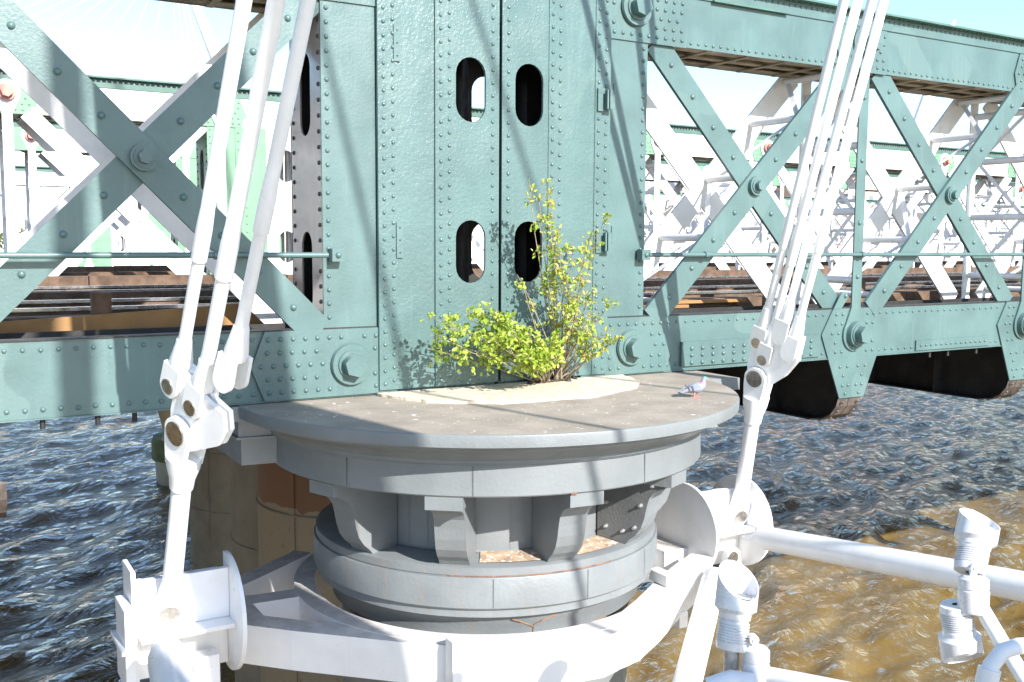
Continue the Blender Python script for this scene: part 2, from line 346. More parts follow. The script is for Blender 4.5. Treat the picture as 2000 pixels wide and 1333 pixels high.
    for bi, (a, b) in enumerate(spans):
        e0 = .32; lo, hi = CB1 - .0, CT0 - .0
        xc = (a + b) / 2; k = P / (ZT - ZB)
        f = lambda z, up: (a + (z - ZB) * k) if up else (b - (z - ZB) * k)
        up_front = near and end < 0
        lo2, hi2 = CB1 - .03, CT0 + .03
        for up in (True, False):
            front = (up == up_front); y = y0 - .026 if front else y0 + .021
            mb = strut(f(lo2, up), lo2, f(hi2, up), hi2, y, BAR, .30 if near else .28, full, .0 if up else .034)
            if up:                                           # box-section compression strut: rungs and zig-zag lacing
                for t in (0.06, .3, .54, .78, .97):
                    z = lo2 + (hi2 - lo2) * t; x = f(z, up); mb.cyl((x - .07, y0 + .066, z), (x - .07, yb - .03, z), tr, n=10, m=1)
                ts = (.06, .3, .54, .78, .97)
                for i in range(4):
                    z1_, z2_ = (lo2 + (hi2 - lo2) * ts[i], lo2 + (hi2 - lo2) * ts[i + 1]); ya, yc = (y0 + .09, yb - .05) if i % 2 else (yb - .05, y0 + .09)
                    mb.bar((f(z1_, up) - .05, ya, z1_), (f(z2_, up) - .05, yc, z2_), .06, .012, (1, 0, -1), m=1)
            mb.build('diagonal', [BAR, INN], root)
        mb = MB(); yc = y0 - .075
        mb.cyl((xc, y0 - .0265, zm), (xc, yc, zm), .115, n=22); mb.cyl((xc, yc, zm), (xc, yc - .012, zm), .09, n=22); hexbolt(mb, (xc, yc - .012, zm), (0, -1, 0), .062, .06)
        if near: mb.build('crossing_bolt', GREEN, root)
    for q in nodes:
        if near and tower and abs(q - (xb if end > 0 else xa)) < .01: continue
        mb = MB(); y = y0 - .045
        for yy, m_ in ((y, 0), (yb + .04, 1)):
            mb.bar((q, yy, ZB + .2), (q, yy, ZT - .2), .17, .022, m=m_)
            for zc, sg in ((ZB, 1), (ZT, -1)):
                prof = [(q + .225 * math.cos(R_(t)), zc + sg * .225 * math.sin(R_(t))) for t in range(-215, 36, 12)]
                prof += [(q + .085, zc + sg * .36), (q - .085, zc + sg * .36)]
                if sg < 0: prof = prof[::-1]
                mb.plate(prof, [], (0, yy - .004, 0), XA, ZA, .03, m=m_)
        for z in (-.45, .45, 1.3, 2.0): mb.cyl((q, y0 + .0, z), (q, yb, z), .05, n=12, m=1)
        for i, (z1_, z2_) in enumerate(((-.45, .45), (.45, 1.3), (1.3, 2.0))):
            ya, yc = (y0 + .05, yb - .05) if i % 2 else (yb - .05, y0 + .05); mb.bar((q, ya, z1_), (q, yc, z2_), .05, .012, (1, 0, 0), m=1)
        for z in (-.4, .3, 1.1, 1.9): mb.dome((q, y, z), (0, -1, 0), .03)
        mb.build('hanger', [GREEN if near else WHITE, WHITEB], root)
    # the end post: layered plates with slots
    if tower:
        x0, x1 = tower; ztop = 3.9 if near else CT0; z0 = CB1 + .014 if near else CB0 + .01
        s_in = (x1 - .325) if end > 0 else (x0 + .325)        # slot column next to the gap
        zs = (3.14, 1.53, -.08) if near else (1.53, -.08)
        def slots(cx): return [oval(cx, z, .338, .635) for z in zs if z + .35 < ztop]
        # front plates, from the span side to the gap side
        W = x1 - x0; e = [0, .54, 1.14, W] if end > 0 else [0, .54, 1.14, W]
        P3 = [(x0 + e[i], x0 + e[i + 1]) for i in range(3)] if end > 0 else [(x1 - e[i + 1], x1 - e[i]) for i in range(3)]
        for i, (a, b) in enumerate(P3):
            y = y0 - .004 - .013 * i; mb = MB(); zb = z0 if i == 0 else (CB0 + .03 if near else z0)
            if near and i: y -= .035
            th = (y0 + .02) - y if i else .024
            hs = [h for h in slots(s_in)] if i == 2 else []
            mb.plate([(a, zb), (b, zb), (b, ztop), (a, ztop)], hs, (0, y, 0), XA, ZA, min(th, .03))
            ins = min(a - x0, x1 - b)
            # strap over the lap joint
            if i and near:
                sgn = 1 if end > 0 else -1; ed = a if end > 0 else b; sx0, sx1 = (ed, ed + .2) if end > 0 else (ed - .2, ed)
                mb.box(sx0, sx1, y - .009, y - .0008, zb, ztop)
                for dx in (.06, .155):
                    z = zb + .06 + (.0 if dx < .1 else .03)
                    while z < ztop: mb.dome((ed + sgn * dx, y - .009, z), (0, -1, 0), .019, m=0); z += .128
                if i == 2:
                    z = zb + .1; xx = (b - .075) if end > 0 else (a + .075)
                    while z < ztop: mb.dome((xx, y, z), (0, -1, 0), .019); z += .128
            elif i == 0:
                z = z0 + .1; xx = (a + .055) if end > 0 else (b - .055)
                while z < ztop: mb.dome((xx, y, z), (0, -1, 0), .021 if near else .018); z += .13
            elif not near:
                for dx in (.06, .2):
                    z = zb + .06; xx = (a + dx) if end > 0 else (b - dx)
                    while z < ztop: mb.dome((xx, y, z), (0, -1, 0), .02); z += .16
            mb.build('end_post_plate', [(GREENB if i else GREEN) if near else (GREENF if i < 2 else WHITEB)], root)
        # sides, rear and inner stiffeners
        mb = MB(); sx = x0 if end > 0 else x1; nrm = -1 if end > 0 else 1
        hs = [oval(BD / 2, z, .3, .78) for z in (3.0, 1.42, -.28) if z + .42 < ztop]
        if end > 0: mb.plate([(0.021, z0), (BD - .025, z0), (BD - .025, ztop), (0.021, ztop)], [[(p[0], p[1]) for p in h] for h in hs], (sx + .018, y0, 0), (0, 1, 0), ZA, .018)
        else: mb.plate([(0.021, z0), (BD - .025, z0), (BD - .025, ztop), (0.021, ztop)], hs, (sx, y0, 0), (0, 1, 0), ZA, .018)
        for yy in (.07, BD - .1):
            z = z0 + .1
            while z < ztop:
                mb.dome((sx if end > 0 else sx, y0 + yy, z), (nrm, 0, 0), .02, m=1); z += .145
        mb.build('end_post_side', [GLOSSB if near else GREENF, DARK], root)
        mb = MB(); hs2 = [oval(s_in, z, .338, .635) for z in zs if z + .35 < ztop]
        mb.plate([(x0, z0), (x1, z0), (x1, ztop), (x0, ztop)], hs2, (0, yb - .022, 0), XA, ZA, .02)
        gx = (x1 - .03) if end > 0 else (x0 + .01); mb.box(gx, gx + .02, y0 + .022, y0 + .18, z0, ztop); mb.box(gx, gx + .02, yb - .2, yb - .045, z0, ztop)
        for fx in (.38, .62): xx = x0 + W * fx; mb.box(xx, xx + .02, y0 + .03, y0 + .26, z0, ztop); mb.box(xx, xx + .02, yb - .26, yb - .045, z0, ztop)
        if near:
            for z in [z0 + .2 + .15 * i for i in range(30)]:
                mb.dome((x0 + W * .38 + .02, y0 + .15, z), (1, 0, 0), .02); mb.dome((x0 + W * .62 + .02, yb - .15, z), (1, 0, 0), .02)
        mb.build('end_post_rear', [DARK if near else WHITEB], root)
    return root
GAP0, GAP1 = -1.742, -1.708
gl = girder('lattice_girder', 'dark green near girder of the left span, partly shaded, behind the three rods', 0, [-3.356 - P * i for i in range(4)], 1, 'green', tower=(-3.607, GAP0))
gr = girder('lattice_girder', 'sunlit green near girder of the right span, behind the four rods', 0, [P * i for i in range(9)], -1, 'green', tower=(GAP1, .19))
SK = .145
def offs(y): return SK * y
far = [(10.73, 1.56, 'second row'), (18.4, 2.6, 'third row'), (35.5, 2.4, 'last row')]
DSC = {10.73: 'nearest row behind the tracks', 18.4: 'second row behind the tracks', 35.5: 'farthest and smallest row'}
for y, ox, _ in far:
    girder('lattice_girder', 'white lattice girder of the left span, ' + DSC[y], y, [-3.356 + ox - P * i for i in range(4 if y < 30 else 5)], 1, 'white', tower=(-3.607 + ox, GAP0 + ox), full=y < 12)
    girder('lattice_girder', 'white lattice girder of the right span, ' + DSC[y], y, [ox + P * i for i in range({10.73: 15, 18.4: 18, 35.5: 20}[y])], -1, 'white', tower=(GAP1 + ox, .19 + ox), full=y < 12)
# details fixed on the near girders
def strap(mb, x, z, y=-.075): mb.box(x - .035, x + .035, y - .012, y, z - .17, z + .17)
for x, z in ((-2.89, 1.9), (-2.87, .03)):
    mb = MB(); strap(mb, x + .02, z, -.064)
    for dz in (-.12, 0, .12): mb.cyl((x + .02, -.076, z + dz), (x + .02, -.081, z + dz), .008, n=8, m=1)
    mb.build('hinge_plate', [GREEN, DARK], gl)
for x, z in ((-.46, 1.55), (-.46, .03)):
    mb = MB(); mb.box(x - .07, x + .02, -.087, -.064, z - .12, z + .12); mb.box(x + .0, x + .1, -.16, -.145, z - .1, z + .1); mb.box(x + .02, x + .035, -.16, -.087, z - .1, z + .1)
    mb.cyl((x + .09, -.152, z - .02), (x + .09, -.152, z + .17), .014, n=10); mb.build('hasp_bracket', GREEN, gr)
def handrail(parent, x0, x1, posts, xb):
    mb = MB(); y, z = -.115, -.112; mb.cyl((x0, y, z), (x1, y, z), .026, n=14)
    mb.box(xb - .06, xb + .06, y - .012, -.03, z - .06, z + .06); mb.dome((xb, y - .012, z), (0, -1, 0), .028)
    for x in posts: mb.cyl((x - .03, y, z), (x + .03, y, z), .038, n=14); mb.box(x - .012, x + .012, y, -.02, z - .03, z + .02)
    mb.build('handrail', GREEN, parent)
handrail(gl, -14.4, -3.6, (-7.04, -4.62), -3.5); handrail(gr, .17, 29, (1.02, 3.68, 7.364, 11.05, 14.7), .13)
# vertical seams, gap, splice strips on the bottom chord
mb = MB(); mb.box(.75, 3.05, -.034, -.0005, -1.42, -1.13)
for r_, z in enumerate((-1.21, -1.29, -1.38)):
    x = .9
    while x < 2.95:
        if not (1.9 < x < 2.1 and r_ < 2): mb.dome((x, -.034, z), (0, -1, 0), .026); 
        x += .165
mb.build('splice_plate', GREEN, gr)
mb = MB(); mb.box(4.95, 6.6, -.022, -.0005, -1.44, -1.3)
x = 5.05
while x < 6.55: mb.dome((x, -.022, -1.37), (0, -1, 0), .02); x += .11
mb.build('splice_plate', GREEN, gr)
mb = MB(); mb.plate([(3.28, -.815), (3.42, -.815), (3.55, -.66), (3.50, -.60), (3.42, -.60)], [], (0, -.03, 0), XA, ZA, .02); mb.dome((3.49, -.03, -.65), (0, -1, 0), .03); mb.build('lug', GREEN, gr)
# small drain stubs and brackets below the chords
for x, par in ((-6.05, gl), (-5.62, gl), (-5.32, gl), (5.35, gr), (5.75, gr), (6.4, gr)):
    mb = MB(); mb.cyl((x, .06, CB0 - .10), (x, .06, CB0 - .01), .022, n=10); mb.build('drain_stub', DARK, par)
# ------------------------------------------------------------------ railway deck
deck = thing('railway_deck', 'grimy railway deck of steel cross girders, brown timbers and rails behind the green girders', 'railway deck', (0, 5, CB0))
def cross_girder(x, ybk=36, front=-.022):
    mb = MB(); wd = .44; ztopc = CB0 - .016
    # side web outline in the (y, z) plane: rounded lower corner at the near end
    out = [(front + .02, ztopc), (front + .02, -1.98), (front + .06, -2.12), (front + .16, -2.25), (front + .3, -2.33), (front + .5, -2.36), (ybk, -2.36), (ybk, ztopc)]
    mb.plate([(p[0], p[1]) for p in out], [], (x + .0, 0, 0), (0, 1, 0), ZA, .02, m=0)
    low = out[1:7]
    for i in range(len(low) - 1):
        (ya, za), (yb_, zb_) = low[i], low[i + 1]
        mb.add([(x - wd / 2, ya, za), (x + wd / 2, ya, za), (x + wd / 2, yb_, zb_), (x - wd / 2, yb_, zb_), (x - wd / 2, ya, za + .02), (x + wd / 2, ya, za + .02), (x + wd / 2, yb_, zb_ + .02), (x - wd / 2, yb_, zb_ + .02)],
               [(0, 3, 2, 1), (4, 5, 6, 7), (0, 1, 5, 4), (1, 2, 6, 5), (2, 3, 7, 6), (3, 0, 4, 7)], 1 if i < 4 else 0)
    for yy, zz, ny, nz in ((front, -2.06, -1, -.3), (front + .08, -2.19, -.8, -.6), (front + .2, -2.295, -.5, -.85), (front + .38, -2.35, -.2, -1)):
        for sx in (-.15, .15): mb.dome((x + sx, yy + .01, zz), (0, ny, nz), .02, m=1)
    y = .5
    while y < 6: mb.dome((x - .02, y, -2.28), (-1, 0, 0), .018); y += .16
    for yy in (1.3, 2.6): mb.box(x - .2, x - .021, yy, yy + .02, -2.34, ztopc)
    mb.build('cross_girder', [DARK, BRK], deck)
BRK = mat('weathered_flange', (.10, .08, .068), .5, var=.4, vscale=6, bump=.4, streak=.5, streakcol=(.3, .22, .16))
for x in [-7.04 - P, -6.56, P, 2 * P] + [P * i for i in range(3, 9)]: cross_girder(x)
mb = MB()                                                   # trough floor and long stringers
mb.box(-140, 160, .95, 10.6, -1.10, -1.06); mb.box(-140, 160, 11.7, 18.3, -1.10, -1.06); mb.box(-140, 160, 19.4, 35.4, -1.10, -1.06)
for y in (2.6, 4.1, 6.6, 8.1, 13.4, 14.9): mb.box(-22, 60, y - .18, y - .16, -1.35, -1.101); mb.box(-22, 60, y - .28, y - .04, -1.38, -1.351)
mb.build('floor_plates', DARK, deck)
def long(name, y, z0, z1, wd, m, x0=-22, x1=60, seg=0):
    mb = MB()
    if seg:
        x = x0
        while x < x1: L = seg * random.uniform(.8, 1.2); mb.box(x, x + L - .02, y - wd / 2, y + wd / 2, z0, z1 + random.uniform(-.012, .012)); x += L
    else: mb.box(x0, x1, y - wd / 2, y + wd / 2, z0, z1)
    mb.build(name, m, deck)
for y in (2.6, 4.1, 6.6, 8.1, 13.4, 14.9):
    long('timber', y, -1.055, -.86, .36, TIMBER, seg=6)
    mb = MB(); x0, x1 = -22, 60
    mb.box(x0, x1, y - .07, y + .07, -.859, -.84); mb.box(x0, x1, y - .01, y + .01, -.839, -.74, 0); mb.box(x0, x1, y - .035, y + .035, -.739, -.70, 1)
    mb.build('rail', [TIMBER, RAILM], deck)
for y, z1 in ((1.55, -.72), (5.35, -.66), (9.6, -.6), (12.4, -.6), (16.4, -.58)):
    long('kerb_timber', y, -1.055, z1, .26, TIMBER, seg=4)
long('walkway_edge', 1.12, -1.055, -.84, .12, DARK)
mb = MB()
x = -20
while x < 50: mb.box(x, x + .22, .96, 9.5, -1.055, -.93); x += .75
mb.build('sleeper_rows', TIMBER, deck)['kind'] = 'stuff'
for x in (-5.35, 5.6, 13): mb = MB(); mb.box(x - .09, x + .09, 1.5, 1.62, -1.0, -.5); mb.build('kerb_post', TIMBER, deck)
# ochre board between the tracks and the left girder, and loose boards on the right
mb = MB(); pts = [(-9.0, -.84), (-6.2, -.74), (-5.0, -.68), (-3.9, -.62), (-3.72, -.62), (-3.72, -.9), (-9.0, -.95)]
mb.plate(pts[::-1], [], (0, 1.28, 0), XA, ZA, .03); tag(mb.build('ochre_board', OCHRE), 'long tapering ochre board standing along the track behind the left green girder', 'board')
for i, (x0, x1, y) in enumerate(((.3, 1.9, 1.32), (1.35, 3.0, 1.4))):
    mb = MB(); mb.box(x0, x1, y - .12, y + .1, -.83 + .05 * i, -.79 + .05 * i)
    tag(mb.build('loose_plank', OCHRE), ['orange plank lying beside the track, lower one of two behind the right girder', 'shorter orange plank lying on top of the other plank behind the right girder'][i], 'plank', 'loose orange planks beside the track')
# ------------------------------------------------------------------ the pier
PX, PY = -1.9, -.1
pier = thing('bridge_pier', 'round grey painted pier with broad droppings-stained cap, moulded cornice and scrolled corbels', 'bridge pier', (PX, PY, -11))
mb = MB()
def xl(y): return y * SK
n = 64; top = []
circ = [(PX + 2.545 * math.cos(R_(a)), PY + 2.545 * math.sin(R_(a))) for a in [180 + 180 * i / n for i in range(n + 1)]]
mb.rev([(2.535, -1.48), (2.545, -1.485), (2.55, -1.50), (2.545, -1.585), (2.50, -1.592)], PX, PY, n=96)
mb.add([(PX + 2.536 * math.cos(R_(a)), PY + 2.536 * math.sin(R_(a)), -1.4801) for a in range(0, 360, 4)], [tuple(range(90))], 1)
# straight wings of the cap, running back under the girders
def wing(x0, x1, yf0, yf1, yr):
    for zt, zb_, gx, m_ in ((-1.486, -1.62, 0, 1), (-1.62, -1.78, .07, 0), (-1.78, -1.80, .045, 0), (-1.80, -2.05, .10, 0)):
        v = [(x0 + gx, yf0 + gx, zb_), (x1 - gx, yf1 + gx, zb_), (x1 - gx, yr, zb_), (x0 + gx, yr, zb_)]; v += [(a, b, zt) for a, b, _ in v]
        mb.add(v, [(0, 3, 2, 1), (0, 1, 5, 4), (1, 2, 6, 5), (2, 3, 7, 6), (3, 0, 4, 7)], 0); mb.add(v[4:], [(0, 1, 2, 3)], m_)
wing(-4.50, 1.02, -.05, -.72, 1.6)
mb.build('pier_cap', [GREY, CAPTOP], pier, autosm=True)
mb = MB(); pts = []
for i in range(41):
    a = R_(180 + 180 * i / 40); jt = random.uniform(-.018, .018); pts.append((-1.62 + (1.46 + jt) * math.cos(a) * (1 + .02 * math.sin(5 * a)), -.16 + (1.0 + jt) * math.sin(a) * (1 + .03 * math.sin(9 * a + 1))))
mb.plate([(p[0], p[1]) for p in pts] + [(-.12, -.06), (-3.1, -.06)], [], (0, 0, -1.452), XA, (0, 1, 0), .027); mb.build('mortar_bed', MORTAR, pier, bevel=.012)
mb = MB()
mb.rev([(2.50, -1.594), (2.47, -1.60), (2.46, -1.622), (2.39, -1.645), (2.31, -1.685), (2.255, -1.73), (2.235, -1.755), (2.235, -1.775), (2.205, -1.778), (2.205, -1.795), (2.18, -1.80)], PX, PY, n=96)
mb.build('cornice', GREY, pier, autosm=True)
mb = MB(); mb.rev([(2.18, -1.802), (2.185, -2.06), (2.175, -2.072), (1.3, -2.073)], PX, PY, n=96)
for a in (-152, -122, -80, -38): mb.rev([(2.1855, -1.81), (2.187, -1.81), (2.187, -2.06), (2.1855, -2.06)], PX, PY, a, a + .25, n=1, m=1, smooth=False)
mb.build('frieze', [GREY, GREYD], pier, autosm=True)
mb = MB(); mb.rev([(1.385, -2.07), (1.385, -2.76), (1.40, -2.775), (1.42, -2.776)], PX, PY, n=72)
for a in (-150, -142, -110, -81, -50): mb.rev([(1.387, -2.08), (1.39, -2.08), (1.39, -2.76), (1.387, -2.76)], PX, PY, a, a + .5, n=1, m=1, smooth=False)
mb.build('drum', [GREY, GREYR], pier, autosm=True)
mb = MB()
mb.rev([(1.42, -2.778), (1.72, -2.80), (1.745, -2.812), (1.75, -2.878), (1.742, -2.882), (1.742, -2.888), (1.765, -2.892), (1.77, -2.90), (1.772, -3.165), (1.76, -3.178), (1.73, -3.182), (1.73, -3.26), (1.715, -3.268), (1.66, -3.27), (1.655, -3.30), (1.60, -3.37), (1.585, -3.49), (1.57, -3.495), (1.3, -3.40)], PX, PY, n=96)
for a in (-117, -88, -60): mb.rev([(1.7735, -2.9), (1.775, -2.9), (1.775, -3.16), (1.7735, -3.16)], PX, PY, a, a + .2, n=1, m=1, smooth=False)
mb.build('drum_mouldings', [GREYR, GREYD], pier, autosm=True)
mb = MB(); mb.rev([(1.30, -3.40), (1.46, -3.56), (1.505, -3.57), (1.505, -3.63), (1.49, -3.64), (1.49, -11.5)], PX, PY, n=72)
mb.build('shaft', GREY, pier, autosm=True)
# rust: cracked V joint on the lower moulding and edge lines
mb = MB()
def onr(a, z, r=1.62): return (PX + r * math.cos(R_(a)), PY + r * math.sin(R_(a)), z)
mb.tube([onr(-103.6, -3.50, 1.592), onr(-103.4, -3.40, 1.598), onr(-99.5, -3.345, 1.628), onr(-96, -3.305, 1.655)], .006, n=6)
mb.tube([onr(-103.6, -3.42, 1.598), onr(-107, -3.37, 1.60), onr(-111, -3.31, 1.655)], .006, n=6)
mb.tube([onr(a, -3.497, 1.582) for a in range(-125, -69, 4)], .006, n=6); mb.tube([onr(a, -2.885, 1.747) for a in range(-130, -75, 4)], .005, n=6)
mb.tube([onr(a, -2.072, 2.180) for a in (-100.2, -99.5, -98.8)], .012, n=6)
mb.build('rust_seams', RUST, pier)['kind'] = 'stuff'
mb = MB()
for a0, a1 in ((-121, -101), (-90, -70)): mb.rev([(1.41, -2.765), (1.66, -2.786)], PX, PY, a0, a1, n=10)
mb.build('rust_debris', mat('rusty_droppings', (.42, .3, .2), .9, var=.3, vscale=12, bump=.8, bscale=50, spots=((26, .6, (.74, .72, .7)), (14, .66, (.45, .2, .08)))), pier)
def corbel(ang, odd=False):
    t = R_(ang); er = Vector((math.cos(t), math.sin(t), 0)); et = Vector((-math.sin(t), math.cos(t), 0)); hw = .135
    prof = [(1.40, -2.075), (2.155, -2.075), (2.155, -2.19), (2.10, -2.195), (2.095, -2.215), (2.05, -2.23), (1.985, -2.27), (1.94, -2.33), (1.915, -2.42), (1.895, -2.52), (1.86, -2.62), (1.80, -2.70), (1.735, -2.755), (1.70, -2.80), (1.40, -2.79)]
    mb = MB(); o_ = Vector((PX, PY, 0)); k = len(prof)
    A = [o_ + er * r + et * hw + Vector((0, 0, z)) for r, z in prof]; B = [o_ + er * r - et * hw + Vector((0, 0, z)) for r, z in prof]
    mb.add(A + B, [tuple(range(k))[::-1], tuple(range(k, 2 * k))], 1 if odd else 0); mb.add(A + B, [(i, (i + 1) % k, k + (i + 1) % k, k + i) for i in range(k)], 0)
    mb2 = MB(); mb.add([], [])
    cap = o_ + er * 2.16
    c = mb.build('corbel', [GREYR if odd else GREY, GREYD], pier)
    b = MB(); pts = [cap + et * s + Vector((0, 0, z)) + er * d for d in (-.7, .012) for s, z in ((-.16, -2.19), (.16, -2.19), (.16, -2.076), (-.16, -2.076))]
    b.add(pts, [(0, 3, 2, 1), (4, 5, 6, 7), (0, 1, 5, 4), (1, 2, 6, 5), (2, 3, 7, 6), (3, 0, 4, 7)]); b.build('corbel_block', GREY, c)
    if odd:
        for r, z in ((1.98, -2.2), (1.86, -2.4), (1.80, -2.62), (1.68, -2.67), (1.50, -2.65), (1.50, -2.42)):
            p = o_ + er * r - et * hw + Vector((0, 0, z)); h = MB(); hexbolt(h, p, -et, .02, .02); h.cyl(p, p - et * .045, .012, n=8); h.build('bolt', GALV, c)
for a in (-160.5, -128.3, -96, -31): corbel(a)
corbel(-64.6, True)
def pier_row(i, x, y, r, zt, mats_, label, split=None):
    t = thing('pier_column', label, 'bridge column', (x, y, -11), 'iron columns of the piers behind the grey one')
    mb = MB()
    if split:
        for k in range(48):
            pass
        mb.rev([(r, zt), (r, split)], x, y, n=56, m=0); mb.rev([(r, split), (r, -11.5)], x, y, n=56, m=1)
    else: mb.rev([(r, zt), (r, -11.5)], x, y, n=56)
    mb.rev([(.01, zt), (r, zt)], x, y, n=56)
    mb.build('shaft', mats_, t)
    z = zt - .5
    while z > -9: h = MB(); h.rev([(r + .001, z + .02), (r + .025, z + .015), (r + .025, z - .015), (r + .001, z - .02)], x, y, n=56); h.build('hoop', DARK if z > -3.6 else CREAMC, t); z -= 1.05 if z > -4 else 1.6
    for a in (-150, -120, -95): s_ = MB(); s_.rev([(r + .002, zt - .1), (r + .018, zt - .1), (r + .018, -8), (r + .002, -8)], x, y, a, a + 4, n=1, smooth=False); s_.build('seam_strip', mats_[0] if z else mats_[0], t)
BC = mats2 = None
def twotone():
    m = bpy.data.materials.new('brown_over_cream'); m.use_nodes = True; n = m.node_tree.nodes; l = m.node_tree.links; b = n['Principled BSDF']; b.inputs['Roughness'].default_value = .65
    g = n.new('ShaderNodeNewGeometry'); s_ = n.new('ShaderNodeSeparateXYZ'); l.new(g.outputs['Position'], s_.inputs[0])
    no = n.new('ShaderNodeTexNoise'); no.inputs['Scale'].default_value = 3; no.inputs['Detail'].default_value = 6; l.new(g.outputs['Position'], no.inputs['Vector'])
    ma = n.new('ShaderNodeMath'); ma.operation = 'MULTIPLY_ADD'; ma.inputs[1].default_value = .3; l.new(no.outputs[0], ma.inputs[0]); l.new(s_.outputs[2], ma.inputs[2])
    mr = n.new('ShaderNodeMapRange'); mr.inputs[1].default_value = -3.76; mr.inputs[2].default_value = -3.75; l.new(ma.outputs[0], mr.inputs[0])
    mx = n.new('ShaderNodeMix'); mx.data_type = 'RGBA'; l.new(mr.outputs[0], mx.inputs[0]); mx.inputs[6].default_value = (.25, .20, .14, 1); mx.inputs[7].default_value = (.17, .085, .045, 1)
    n3 = n.new('ShaderNodeTexNoise'); n3.inputs['Scale'].default_value = 9; n3.inputs['Detail'].default_value = 7; l.new(g.outputs['Position'], n3.inputs['Vector'])
    m3 = n.new('ShaderNodeMapRange'); m3.inputs[1].default_value = .6; m3.inputs[2].default_value = .75; m3.inputs[4].default_value = .6; l.new(n3.outputs[0], m3.inputs[0])
    m4 = n.new('ShaderNodeMix'); m4.data_type = 'RGBA'; l.new(m3.outputs[0], m4.inputs[0]); l.new(mx.outputs[2], m4.inputs[6]); m4.inputs[7].default_value = (.15, .09, .05, 1)
    l.new(m4.outputs[2], b.inputs['Base Color']); return m
pier_row(0, PX + .145 * 5.8, 5.8, 1.5, -2.45, [twotone()], 'brown over cream column with dark hoops, right behind the grey pier')
pier_row(1, PX + .145 * 9.4, 9.4, 1.5, -2.45, [CREAMC], 'dull cream column with rust lines at the left of the brown one')
pier_row(2, PX + .145 * 18.5, 18.5, 1.6, -2.45, [CREAMC], 'far cream column mostly hidden behind the other columns')
# ------------------------------------------------------------------ weeds on the pier
def weed(name, label, branches, nleaf, lm, lsize, root):
    t = thing(name, label, 'weed', root, 'weeds rooted on the pier cap')
    st = MB(); lf = MB()
    for (u, v, y, spread, k) in branches:
        tip = aty(u, v, y - .22); r0 = Vector(root) + Vector((random.uniform(-.08, .08), random.uniform(-.03, .03), 0))
        L = (tip - r0).length; mid = r0.lerp(tip, .5) + Vector((random.uniform(-.08, .08), random.uniform(-.08, .03), .10 * L * random.uniform(-.2, 1)))
        pts = []
        for i in range(9):
            s = i / 8; pts.append(r0 * (1 - s) ** 2 + mid * 2 * s * (1 - s) + tip * s * s + Vector([random.uniform(-.008, .008) for _ in range(3)]))
        st.tube(pts, [.009 * (1 - .85 * i / 8) + .0015 for i in range(9)], n=5)
        for j in range(k):
            s = random.uniform(.35, 1) ** .7; i = min(int(s * 8), 7); base = pts[i].lerp(pts[i + 1], s * 8 - i)
            d = Vector([random.gauss(0, 1), random.gauss(0, .8) - .25, random.gauss(0, 1) + .35]).normalized(); ln = spread * random.uniform(.35, 1.1)
            end = base + d * ln
            if end.y > -.1: end.y = -.1 - random.random() * .05
            q = [base, base.lerp(end, .5) + Vector((0, 0, .01)), end]; st.tube(q, [.003, .002, .0012], n=4)
            for m_ in range(nleaf):
                c = q[1].lerp(end, random.uniform(-.4, 1.15)) + Vector([random.gauss(0, .022) for _ in range(3)])
                if c.y > -.08: c.y = -.08
                ax = (d + Vector([random.gauss(0, .8) for _ in range(3)])).normalized(); nn = Vector((random.gauss(0, .6), random.gauss(-.6, .5), random.gauss(.8, .5))).normalized()
                sd = ax.cross(nn); 
                if sd.length < .1: continue
                sd.normalize(); nn = sd.cross(ax); l_ = lsize * random.uniform(.6, 1.15); w_ = l_ * .29
                vs = [c, c + ax * l_ * .3 + sd * w_ + nn * .005, c + ax * l_ * .72 + sd * w_ * .85 + nn * .004, c + ax * l_, c + ax * l_ * .72 - sd * w_ * .85 + nn * .004, c + ax * l_ * .3 - sd * w_ + nn * .005, c + ax * l_ * .5 - nn * .004]
                lf.add(vs, [(0, 1, 6), (1, 2, 6), (2, 3, 6), (3, 4, 6), (4, 5, 6), (5, 0, 6)])
    st.build('stem', STEM, t); lf.build('foliage', lm, t)
    dm = MB()
    for i in range(26): dm.dome((root[0] + random.gauss(0, .13), min(-.07, root[1] + random.gauss(0, .05)), -1.453), (0, 0, 1), random.uniform(.012, .04), random.uniform(.01, .03), n=7)
    d_ = dm.build('root_soil', SOIL, t); d_['kind'] = 'stuff'
B = []
for (u, v, y) in [(840, 655, -.45), (850, 625, -.4), (835, 680, -.42), (880, 640, -.55), (905, 612, -.5), (935, 600, -.45), (960, 612, -.5), (985, 622, -.55), (920, 650, -.65), (960, 660, -.7), (1000, 650, -.7),
                  (900, 680, -.6), (1025, 640, -.6), (1045, 660, -.65), (1070, 672, -.6), (1000, 690, -.75), (1030, 700, -.75), (1060, 700, -.7), (1085, 690, -.55), (1040, 715, -.6), (1010, 670, -.6), (975, 640, -.4), (1090, 665, -.45)]:
    B.append((u, v, y, .12, 12))
weed('bushy_weed', 'low bushy yellow-green weed spreading to the left at the foot of the green post', B, 9, LEAF, .058, (-1.25, -.16, -1.45))
B = []
